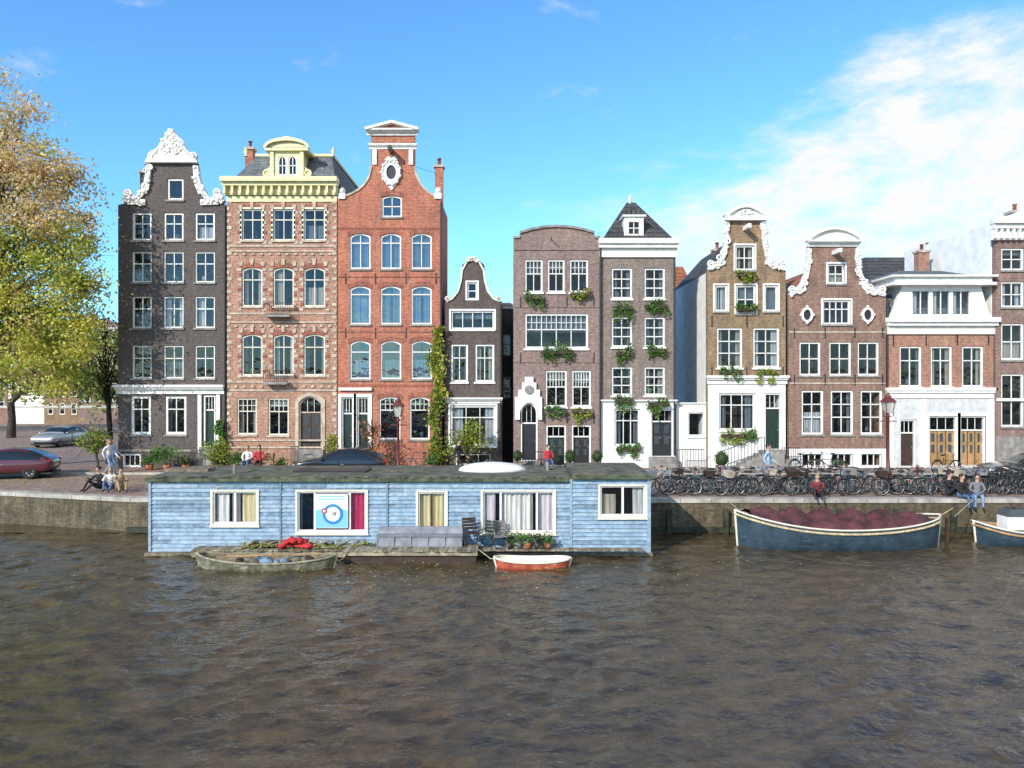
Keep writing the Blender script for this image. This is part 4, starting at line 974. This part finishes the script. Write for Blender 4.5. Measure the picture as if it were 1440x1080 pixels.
# ================================================================ street furniture
LAMPM=paint('oxblood_iron',(.14,.03,.03),.45,.25)
lg,nt,b=newmat('lantern_glass');b.inputs['Base Color'].default_value=(.6,.6,.55,1);b.inputs['Roughness'].default_value=.2;b.inputs['Alpha'].default_value=.55
def lamp(px,D,top):
    x=PX(px,D);H=PZ(top,D)-SZ;m=Mesh('street_lamp',loc=(x,D,SZ))
    m.lathe((x,D,SZ),[(.17,0),(.17,.12),(.13,.2),(.12,.75),(.14,.8),(.08,.9),(.055,1.4),(.05,H-1.05),(.08,H-1.02),(.045,H-.95),(.05,H-.85)],LAMPM,12)
    m.box(x-.35,x+.35,D-.025,D+.025,SZ+H-1.22,SZ+H-1.18,LAMPM)
    b0=SZ+H-.85
    for sx in(-1,1): m.torus((x+sx*.13,D,b0-.05),.1,.018,LAMPM,n=12)
    m.frustum((x-.12,x+.12,D-.12,D+.12),b0,(x-.2,x+.2,D-.2,D+.2),b0+.45,lg)
    for sx in(-1,1):
        for sy in(-1,1): m.tube((x+sx*.12,D+sy*.12,b0),(x+sx*.2,D+sy*.2,b0+.45),.018,.018,LAMPM,5)
    m.frustum((x-.26,x+.26,D-.26,D+.26),b0+.45,(x-.1,x+.1,D-.1,D+.1),b0+.65,LAMPM);m.lathe((x,D,b0+.65),[(.11,0),(.13,.07),(.05,.1),(.06,.15),(0,.22)],LAMPM,10)
    m.ell((x,D,b0+.2),.06,.06,.12,CUR[0],8,6)
    m.build()
lamp(560,31.5,558);lamp(1249,31.0,552)
for px in(930,1012,1095,1190,1290,1380):
    x=PX(px,33.5);m=Mesh('bollard',loc=(x,33.5,SZ));m.lathe((x,33.5,SZ),[(.09,0),(.09,.2),(.07,.22),(.065,.7),(.08,.72),(.08,.78),(0,.86)],LAMPM,10);m.build()
m=Mesh('park_bench',loc=(PX(358,37.2),37.2,SZ+.09));x0,x1=PX(338,37.2),PX(385,37.2)
for k in range(4): m.box(x0,x1,37.05+k*.11,37.14+k*.11,SZ+.5,SZ+.54,WOOD)
for k in range(3): m.box(x0,x1,37.5+k*.02,37.53+k*.02,SZ+.62+k*.13,SZ+.72+k*.13,WOOD)
for x in(x0+.1,x1-.14):
    m.box(x,x+.05,37.06,37.12,SZ+.09,SZ+.5,BLK);m.box(x,x+.05,37.46,37.52,SZ+.09,SZ+1.0,BLK);m.box(x,x+.05,37.06,37.5,SZ+.45,SZ+.5,BLK)
m.build()
def railing(xa,xb,D,z,hgt=.9,n=8,za=None):
    m=Mesh('stoop_railing',loc=(PX(xa,D),D,SZ));x0,x1=PX(xa,D),PX(xb,D)
    for k in range(n+1):
        t=k/n;x=x0+(x1-x0)*t;zz=z+((za or z)-z)*t;m.tube((x,D,zz),(x,D,zz+hgt),.014,.014,BLK,5)
    m.tube((x0,D,z+hgt),(x1,D,(za or z)+hgt),.022,.022,BLK,6);m.build()
railing(268,284,38.0,SZ+.1,1.0);railing(408,420,38.0,SZ+.1,1.2,6);railing(455,470,38.0,SZ+.1,1.2,6);railing(1010,1075,37.9,SZ+.1,.9,14,SZ+.9)
railing(952,990,38.3,SZ+.1,1.0,10);railing(1100,1125,38.2,SZ+.3,.9);railing(640,700,38.3,SZ+.1,.8,12);railing(735,765,38.2,SZ+.1,.9,7)
m=Mesh('stone_stoop',loc=(PX(1060,38),38,SZ))
for k in range(6): m.box(PX(1030+k*8,38.3),PX(1100,38.3),37.95+.003*k,38.68,SZ+.09+k*.16,SZ+.25+k*.16,GSTONE)
m.build()

BM={}
def bike(x,y,rot,col,lean,basket):
    key=(col.name,basket.name if basket else '')
    if key in BM:
        o=link(bpy.data.objects.new('bicycle',BM[key]));o.location=(x,y,SZ);o.rotation_euler=(lean,0,rot);return o
    m=Mesh('bicycle');T=lambda a,b,r=.016:m.tube(a,b,r,r,col,5)
    for wx in(-.52,.52):
        m.torus((wx,0,.34),.325,.022,RUBBER,n=20,k=4);m.torus((wx,0,.34),.298,.013,CHROME,n=16,k=3);m.tube((wx,-.04,.34),(wx,.04,.34),.025,.025,CHROME,6)
        for k in range(8):
            t=math.pi*2*k/8;m.tube((wx,0,.34),(wx+.3*math.cos(t),0,.34+.3*math.sin(t)),.004,.004,CHROME,3,False)
        pts=[(wx+.36*math.cos(a),0,.34+.36*math.sin(a)) for a in [math.radians(20+k*20) for k in range(8)]];m.path(pts,[.014]*8,col,4)
    bb=(-.08,0,.3);st=(-.2,0,.82);hd=(.36,0,.84);hb_=(.40,0,.66)
    T(bb,st,.017);T(bb,hb_,.02);T((-.17,0,.68),hb_,.015);T(hb_,hd,.02);T((-.52,.03,.34),bb);T((-.52,-.03,.34),(-.18,0,.72),.01);T((-.52,.03,.34),(-.18,0,.72),.01)
    T(hb_,(.52,.04,.34));T(hb_,(.52,-.04,.34));T(hd,(.33,0,1.02));m.path([(.18,.27,1.0),(.33,.16,1.05),(.33,-.16,1.05),(.18,-.27,1.0)],[.014]*4,CHROME,5)
    for q in(-.27,.27): m.tube((.18,q,1.0),(.08,q*1.02,.99),.018,.018,RUBBER,6)
    m.tube(st,(-.22,0,.93),.013,.013,CHROME,5);m.ell((-.24,0,.96),.14,.09,.045,RUBBER,9,5)
    m.torus((-.08,-.04,.3),.09,.008,CHROME,n=12,k=4);m.box(-.55,-.1,-.055,-.03,.28,.36,col);T((-.08,-.08,.3),(-.02,-.14,.18),.01);T((-.08,.08,.3),(-.14,.14,.42),.01)
    m.box(-.72,-.35,-.07,.07,.71,.73,col);m.ell((-.88,0,.62),.02,.03,.03,RED,6,4)
    if basket: m.frustum((.42,.7,-.15,.15),.78,(.4,.76,-.2,.2),1.02,basket)
    o=m.build();BM[key]=o.data;o.location=(x,y,SZ);o.rotation_euler=(lean,0,rot);return o
BC=[BLK,BLK,BLK,BLK,DGREEN,LAMPM,BOATBLUE,BLK,DBROWN,BLK,paint('cream_frame',(.4,.38,.33)),paint('turquoise_frame',(.04,.2,.22))]
for row,(yy,s0,s1) in enumerate(((30.0,.5,.75),(30.8,.45,.7))):
    xx=PX(922,30)
    while xx<PX(1470,30):
        if not (PX(1215,30)<xx<PX(1232,30)):
            bike(xx+.3,yy+random.uniform(-.2,.3),random.choice([0,math.pi])+random.uniform(-.5,.5),random.choice(BC),random.uniform(-.14,.14),random.choice([None,None,DBROWN,GREYP,STONE]))
        xx+=random.uniform(s0,s1)
for x,y,r in((PX(2,38),37,0.2),(PX(535,37.8),37.8,.1),(PX(590,37.9),37.9,3),(PX(1130,37.5),37.5,.2),(PX(1165,37.5),37.5,3.1),(PX(1330,37),37,.2),(PX(675,38),37.9,.1)): bike(x,y,r,BLK,.08,None)
m=Mesh('bicycle_rail',loc=(PX(1180,30.9),30.9,SZ))
for k in range(16):
    x=PX(925,30.9)+k*1.0;m.tube((x,31.35,SZ),(x,31.35,SZ+.75),.02,.02,CHROME,6)
m.tube((PX(925,30.9),31.35,SZ+.75),(PX(925,30.9)+15,31.35,SZ+.75),.02,.02,CHROME,6);m.build()

def carpaint(name,c):
    m,nt,b=newmat(name);b.inputs['Base Color'].default_value=c4(c);b.inputs['Roughness'].default_value=.22;b.inputs['Metallic'].default_value=.3;b.inputs['Coat Weight'].default_value=.6;return m
CG,nt,b=newmat('car_window_glass');b.inputs['Base Color'].default_value=(.015,.018,.02,1);b.inputs['Roughness'].default_value=.05
TL=paint('tail_light_red',(.5,.01,.01),.2,.1);HL=paint('head_light',(.7,.72,.75),.1,.1)
def car(x,y,rot,col):
    e=empty('parked_car',(x,y,SZ));e.rotation_euler=(0,0,rot)
    S=[(-2.2,.5,.56,.62,.72),(-2.1,.32,.68,.78,.84),(-1.6,.26,.8,.92,.86),(-1.0,.24,.88,.98,.86),(-.95,.24,.89,1.0,.85),(-.25,.24,.92,1.42,.66),(.5,.24,.93,1.48,.66),(1.2,.24,.94,1.42,.64),(1.85,.26,.95,1.08,.74),(2.1,.32,.85,.98,.8),(2.2,.45,.7,.78,.76)]
    me=bpy.data.meshes.new('body');bm=bmesh.new();R=[]
    for (sx,zb,zl,zt,wt) in S:
        w=.9 if abs(sx)<2 else (.84 if abs(sx)<2.15 else .76)
        ring=[(-w*.9,zb),(-w,zb+.16),(-w,zl),(-wt,zt-.03),(-wt*.6,zt),(wt*.6,zt),(wt,zt-.03),(w,zl),(w,zb+.16),(w*.9,zb)]
        R.append([bm.verts.new((sx,a,z)) for a,z in ring])
    n=10
    for i in range(len(S)-1):
        for j in range(n):
            f=bm.faces.new((R[i][j],R[i+1][j],R[i+1][(j+1)%n],R[i][(j+1)%n]));f.smooth=True
            if j in(2,6) and 4<=i<=7: f.material_index=1
            if j in(3,4,5) and i in(4,7): f.material_index=1
    bm.faces.new(R[0]);bm.faces.new(R[-1][::-1])
    bmesh.ops.recalc_face_normals(bm,faces=bm.faces);bm.to_mesh(me);bm.free();me.materials.append(col);me.materials.append(CG)
    o=link(bpy.data.objects.new('body',me));o.parent=e
    md=o.modifiers.new('s','SUBSURF');md.levels=md.render_levels=2
    m=Mesh('wheels_and_lights',None)
    for wx in(-1.38,1.33):
        for sy in(-1,1):
            m.torus((wx,sy*.8,.32),.23,.1,RUBBER,n=20,k=8);m.tube((wx,sy*.84,.32),(wx,sy*.87,.32),.2,.19,CHROME,12);m.ell((wx,sy*.74,.36),.4,.14,.38,BLK,16,8)
            for k in range(5):
                t=k*1.256;m.tube((wx,sy*.88,.32),(wx+.18*math.cos(t),sy*.88,.32+.18*math.sin(t)),.02,.03,BLK,4)
    for sy in(-1,1):
        m.ell((2.13,sy*.62,.84),.07,.2,.07,TL,10,6);m.ell((-2.08,sy*.62,.66),.1,.18,.07,HL,10,6);m.ell((-.75,sy*.98,.98),.07,.1,.06,col,8,6);m.tube((.1,sy*.905,.72),(.26,sy*.905,.72),.015,.015,CHROME,5)
        m.box(-.02,.02,.885 if sy>0 else -.905,.905 if sy>0 else -.885,.35,.9,BLK)
    m.box(2.19,2.215,-.26,.26,.56,.67,CYEL);m.box(-2.2,2.18,-.7,.7,.2,.3,BLK)
    w=m.build();w.parent=e
car(PX(22,36)-.1,35.4,math.radians(14),carpaint('dark_maroon_car_paint',(.12,.025,.035)))
car(PX(478,35.2),35.6,math.radians(2),carpaint('black_car_paint',(.02,.02,.022)))
car(PX(1440,32.5)+.9,33.2,math.radians(-8),carpaint('black_metallic_car_paint',(.025,.027,.03)))
car(-33,54,math.radians(90),carpaint('silver_car_paint',(.4,.4,.42)))

# ================================================================ people
SKIN=paint('skin',(.5,.3,.21),.55,.1,streak=False);HAIRS=[paint('dark_hair',(.03,.02,.015),.6,.3),paint('fair_hair',(.3,.2,.09),.6,.3)]
def cloth(n,c): return paint(n,c,.85,.2,8,streak=False,bs=.3)
CL={'jeans':cloth('denim',(.08,.14,.26)),'ljeans':cloth('light_denim',(.22,.33,.5)),'black':cloth('black_cloth',(.02,.02,.025)),'red':cloth('red_jacket',(.5,.03,.05)),'white':cloth('white_shirt',(.7,.7,.68)),
 'lblue':cloth('light_blue_shirt',(.35,.52,.7)),'tan':cloth('tan_coat',(.36,.25,.14)),'grey':cloth('grey_knit',(.2,.2,.22)),'pink':cloth('pink_top',(.6,.2,.3)),'wine':cloth('wine_red_jacket',(.2,.03,.04))}
SHOE=cloth('shoe_leather',(.04,.03,.025))
def person(x,y,z,rot,pose,top,bot,hair=0,scale=1.0,longhair=False):
    if pose=='stand' or pose=='walk':
        s=.28 if pose=='walk' else .03
        J={'pel':(0,0,.95),'sp':(0,-.01,1.12),'ch':(0,0,1.34),'nk':(0,0,1.49),
         'hl':(-.1,0,.92),'kl':(-.11,-s*.75-.02,.52),'al':(-.11,-s*.9+.02,.09),'tl':(-.12,-s*.9-.16,.04),
         'hr':(.1,0,.92),'kr':(.11,s*.25-.02,.51),'ar':(.11,s*1.25+.03,.12 if s>.1 else .09),'tr':(.12,s*1.25-.12,.04),
         'sl':(-.18,0,1.4),'el':(-.24,.04+s*.4,1.13),'wl':(-.25,-.08+s*.3,.9),'sr':(.18,0,1.4),'er':(.24,.03-s*.3,1.13),'wr':(.25,-.1-s*.8,.92)}
    elif pose=='ground':
        J={'pel':(0,0,.13),'sp':(0,.03,.32),'ch':(0,0,.55),'nk':(0,-.03,.7),
         'hl':(-.1,-.02,.12),'kl':(-.15,-.40,.44),'al':(-.12,-.66,.09),'tl':(-.12,-.82,.04),'hr':(.1,-.02,.12),'kr':(.16,-.43,.34),'ar':(.1,-.72,.09),'tr':(.12,-.88,.04),
         'sl':(-.18,0,.61),'el':(-.26,-.2,.44),'wl':(-.14,-.38,.5),'sr':(.18,0,.61),'er':(.26,-.18,.42),'wr':(.14,-.38,.46)}
    else:
        J={'pel':(0,0,.1),'sp':(0,.01,.28),'ch':(0,-.02,.5),'nk':(0,-.05,.65),
         'hl':(-.1,-.02,.09),'kl':(-.13,-.46,.12),'al':(-.13,-.5,-.32),'tl':(-.14,-.64,-.38),'hr':(.1,-.02,.09),'kr':(.12,-.46,.12),'ar':(.14,-.46,-.32),'tr':(.15,-.6,-.38),
         'sl':(-.18,0,.56),'el':(-.26,-.1,.33),'wl':(-.12,-.32,.24),'sr':(.18,0,.56),'er':(.26,-.1,.33),'wr':(.1,-.33,.24)}
    nk=Vector(J['nk']);J['jw']=nk+Vector((0,-.02,.1));J['cr']=nk+Vector((0,-.005,.19))
    R={'pel':.13,'sp':.12,'ch':.145,'nk':.055,'jw':.07,'cr':.088,'hl':.095,'kl':.06,'al':.042,'tl':.035,'hr':.095,'kr':.06,'ar':.042,'tr':.035,'sl':.065,'el':.043,'wl':.028,'sr':.065,'er':.043,'wr':.028}
    for q in('l','r'):
        w=Vector(J['w'+q]);d=(w-Vector(J['e'+q])).normalized();J['p'+q]=w+d*.08;R['p'+q]=.03
    E=[('pel','sp'),('sp','ch'),('ch','nk'),('nk','jw'),('jw','cr'),('pel','hl'),('hl','kl'),('kl','al'),('al','tl'),('pel','hr'),('hr','kr'),('kr','ar'),('ar','tr'),('ch','sl'),('sl','el'),('el','wl'),('wl','pl'),('ch','sr'),('sr','er'),('er','wr'),('wr','pr')]
    keys=list(J);vs=[Vector(J[k]) for k in keys];rad=[R[k] for k in keys];ed=[(keys.index(a),keys.index(b_)) for a,b_ in E];roots=[0]
    LAB={'sp':'t','ch':'t','nk':'s','jw':'s','cr':'s','hl':'b','kl':'b','al':'b','tl':'f','hr':'b','kr':'b','ar':'b','tr':'f','sl':'t','el':'t','wl':'t','pl':'s','sr':'t','er':'t','wr':'t','pr':'s'}
    for q,sgn in(('l',-1),('r',1)):
        w=Vector(J['w'+q]);p=Vector(J['p'+q]);d=(p-w).normalized();lat=Vector((0,1,0)) if pose in('stand','walk') else Vector((1,0,0))
        lat=(lat-d*lat.dot(d)).normalized();nn=d.cross(lat)
        for i,ln in enumerate((.06,.075,.08,.072)):
            o=lat*((i-1.5)*.02);b0=len(vs);vs+=[p+o,p+o+d*ln*.5+nn*.008,p+o+d*ln+nn*.025];rad+=[.011,.0095,.007];ed+=[(b0,b0+1),(b0+1,b0+2)];roots.append(b0)
        b0=len(vs);o=lat*-.03*1;vs+=[w+d*.03+o*.6,w+d*.06+o*1.6,w+d*.1+o*1.9];rad+=[.012,.011,.008];ed+=[(b0,b0+1),(b0+1,b0+2)];roots.append(b0)
    me=bpy.data.meshes.new('body');me.from_pydata([tuple(v) for v in vs],ed,[]);o=link(bpy.data.objects.new('person_tmp',me))
    md=o.modifiers.new('k','SKIN');md.use_smooth_shade=True
    sv=me.skin_vertices[0].data
    for i,r in enumerate(rad): sv[i].radius=(r,r*(.72 if i<3 else 1));
    for i in roots: sv[i].use_root=True
    sb=o.modifiers.new('s','SUBSURF');sb.levels=sb.render_levels=1
    dg=bpy.context.evaluated_depsgraph_get();nm=bpy.data.meshes.new_from_object(o.evaluated_get(dg));bpy.data.objects.remove(o)
    mats=[top,bot,SKIN,SHOE]; nm.materials.clear()
    for k in mats: nm.materials.append(k)
    seg=[(Vector(J[a]),Vector(J[b_]),LAB[b_]) for a,b_ in E]
    for f in nm.polygons:
        c=Vector(f.center);best=9;lab='t'
        for a,b_,l in seg:
            ab=b_-a;t=max(0,min(1,(c-a).dot(ab)/ab.length_squared));dd=(c-a-ab*t).length
            if dd<best: best=dd;lab=l
        if (c-Vector(J['pel'])).length<.15 and lab=='t' and c[2]<J['pel'][2]: lab='b'
        if lab=='s' and c[2]<nk[2]-.02 and abs(c[0])<.15 : lab='t'
        f.material_index={'t':0,'b':1,'s':2,'f':3}[lab];f.use_smooth=True
    e=empty('person',(x,y,z));e.rotation_euler=(0,0,rot);e.scale=(scale,)*3
    bo=link(bpy.data.objects.new('body',nm));bo.parent=e
    m=Mesh('head_details');H=HAIRS[hair];c=Vector(J['cr'])
    m.ell((c[0],c[1]+.018,c[2]+.018),.096,.105,.1,H,12,8,.03)
    if longhair: m.ell((c[0],c[1]+.07,c[2]-.1),.09,.05,.17,H,10,8,.05)
    m.ell((c[0],c[1]-.066,c[2]-.035),.066,.045,.085,SKIN,10,8)
    for sx in(-1,1):
        m.ell((c[0]+sx*.03,c[1]-.105,c[2]-.015),.012,.008,.008,WHITE,6,4);m.ell((c[0]+sx*.03,c[1]-.112,c[2]-.015),.006,.004,.006,BLK,6,4);m.ell((c[0]+sx*.092,c[1]-.01,c[2]-.03),.012,.022,.032,SKIN,6,5)
    m.ell((c[0],c[1]-.118,c[2]-.04),.012,.018,.024,SKIN,6,5);m.ell((c[0],c[1]-.103,c[2]-.078),.024,.008,.007,CL['pink'],8,4)
    d=m.build();d.parent=e
    return e
person(PX(153,36.5),36.5,SZ,math.radians(70),'walk',CL['white'],CL['ljeans'],1,1.0,True)
person(PX(161,36.9),36.7,SZ,math.radians(80),'walk',CL['lblue'],CL['ljeans'],0,1.03)
person(PX(135,31.1),31.35,SZ+.02,math.radians(-20),'ground',CL['black'],CL['black'],0)
person(PX(152,31),31.2,SZ+.02,math.radians(15),'ground',CL['white'],CL['jeans'],1,1,True)
person(PX(166,30.8),31.0,SZ+.02,math.radians(35),'ground',CL['tan'],CL['tan'],0,1)
person(PX(349,37.2),37.15,SZ+.5,0,'sit',CL['white'],CL['jeans'],1,1);person(PX(365,37.2),37.15,SZ+.5,.2,'sit',CL['red'],CL['black'],0,1,True)
person(PX(645,36.5),36.5,SZ,1.2,'walk',CL['black'],CL['black'],0)
person(PX(771,37.9),38.1,SZ+.45,.2,'sit',CL['red'],CL['jeans'],0)
person(PX(1080,33.2),33.2,SZ,math.radians(60),'walk',CL['lblue'],CL['ljeans'],0,1.02)
person(PX(1150,29.1),29.15,SZ+.02,-.3,'ground',CL['wine'],CL['black'],1,.95,True)
person(PX(1352,29.1),29.15,SZ+.02,.3,'edge',CL['black'],CL['jeans'],0,1,True);person(PX(1376,29.1),29.2,SZ+.02,-.4,'edge',CL['grey'],CL['ljeans'],0)
person(PX(1338,29.3),29.5,SZ+.02,.5,'ground',CL['black'],CL['black'],0)

# ================================================================ light, sky, camera
S=Vector((-.50,-.68,.46)).normalized()
el=math.asin(S.z);az=math.atan2(S.x,S.y)
sd=bpy.data.lights.new('sun','SUN');sd.energy=5.0;sd.angle=math.radians(.5);sd.color=(1,.92,.78);so=link(bpy.data.objects.new('sun',sd));so.rotation_euler=(-S).to_track_quat('-Z','Y').to_euler();so.location=(-20,-20,30)
w=bpy.data.worlds.new('World');scene.world=w;w.use_nodes=True;nt=w.node_tree;nt.nodes.clear()
out=N(nt,'ShaderNodeOutputWorld');sky=N(nt,'ShaderNodeTexSky',sky_type='NISHITA',sun_disc=False);sky.sun_elevation=el;sky.sun_rotation=az;sky.air_density=1.0;sky.dust_density=.2;sky.ozone_density=2.0
tint=mixc(nt,1.0,sky.outputs[0],(.95,1.65,2.15),'MULTIPLY')
bg=N(nt,'ShaderNodeBackground');bg.inputs[1].default_value=.135;L(nt,tint,bg.inputs[0])
g=N(nt,'ShaderNodeTexCoord').outputs['Generated'];sp=N(nt,'ShaderNodeSeparateXYZ');L(nt,g,sp.inputs[0])
def MA(op,a,b_=None,c=None,clamp=False):
    n=N(nt,'ShaderNodeMath',operation=op,use_clamp=clamp)
    for i,v in enumerate((a,b_,c)):
        if v is None: continue
        if hasattr(v,'links'): L(nt,v,n.inputs[i])
        else: n.inputs[i].default_value=v
    return n.outputs[0]
AZ=MA('ARCTAN2',sp.outputs[0],sp.outputs[1]);EL=MA('ARCSINE',sp.outputs[2])
cb=N(nt,'ShaderNodeCombineXYZ');L(nt,AZ,cb.inputs[0]);L(nt,EL,cb.inputs[1])
v1=mapping(nt,cb.outputs[0],(1.0,2.6,1),(0,0,math.radians(-22)))
nA=noise(nt,v1,4.5,9,.62);nB=noise(nt,mapping(nt,cb.outputs[0],(1,1.9,1),(0,0,math.radians(-25)),(3,1,0)),12,9,.68)
edge=MA('MULTIPLY_ADD',AZ,.40,.20);dist=MA('SUBTRACT',edge,EL)
dist=MA('ADD',dist,MA('MULTIPLY',MA('SUBTRACT',nA,.5),.42))
mk=N(nt,'ShaderNodeMapRange',interpolation_type='SMOOTHSTEP');L(nt,dist,mk.inputs[0]);mk.inputs[1].default_value=-.02;mk.inputs[2].default_value=.11
mr=N(nt,'ShaderNodeMapRange',interpolation_type='SMOOTHSTEP');L(nt,AZ,mr.inputs[0]);mr.inputs[1].default_value=-.06;mr.inputs[2].default_value=.36
ml=N(nt,'ShaderNodeMapRange',interpolation_type='SMOOTHSTEP');L(nt,EL,ml.inputs[0]);ml.inputs[1].default_value=.02;ml.inputs[2].default_value=.24;ml.inputs[3].default_value=.4
tex=MA('MULTIPLY_ADD',nB,2.6,-.5,clamp=True)
dens=MA('MULTIPLY',MA('MULTIPLY',mk.outputs[0],mr.outputs[0]),MA('MULTIPLY',ml.outputs[0],tex),clamp=True)
ws=N(nt,'ShaderNodeMapRange',interpolation_type='SMOOTHSTEP');L(nt,noise(nt,mapping(nt,cb.outputs[0],(1,2.2,1),(0,0,-.3),(7,2,0)),7,7,.6),ws.inputs[0]);ws.inputs[1].default_value=.6;ws.inputs[2].default_value=.82;ws.inputs[4].default_value=.5
dens=MA('MAXIMUM',MA('MULTIPLY',dens,1.2,clamp=True),ws.outputs[0])
cl=N(nt,'ShaderNodeBackground');cl.inputs[0].default_value=(.97,.985,1,1);cl.inputs[1].default_value=1.0
mx=N(nt,'ShaderNodeMixShader');L(nt,dens,mx.inputs[0]);L(nt,bg.outputs[0],mx.inputs[1]);L(nt,cl.outputs[0],mx.inputs[2]);L(nt,mx.outputs[0],out.inputs[0])
cd=bpy.data.cameras.new('camera');cam=link(bpy.data.objects.new('camera',cd));cam.location=(0,0,CZ);cam.rotation_euler=(math.radians(90),0,0);cd.sensor_width=36;cd.lens=26;cd.clip_end=6000;cd.clip_start=.1;scene.camera=cam
scene.view_settings.view_transform='Standard';scene.view_settings.look='None';scene.view_settings.exposure=0;scene.view_settings.gamma=1
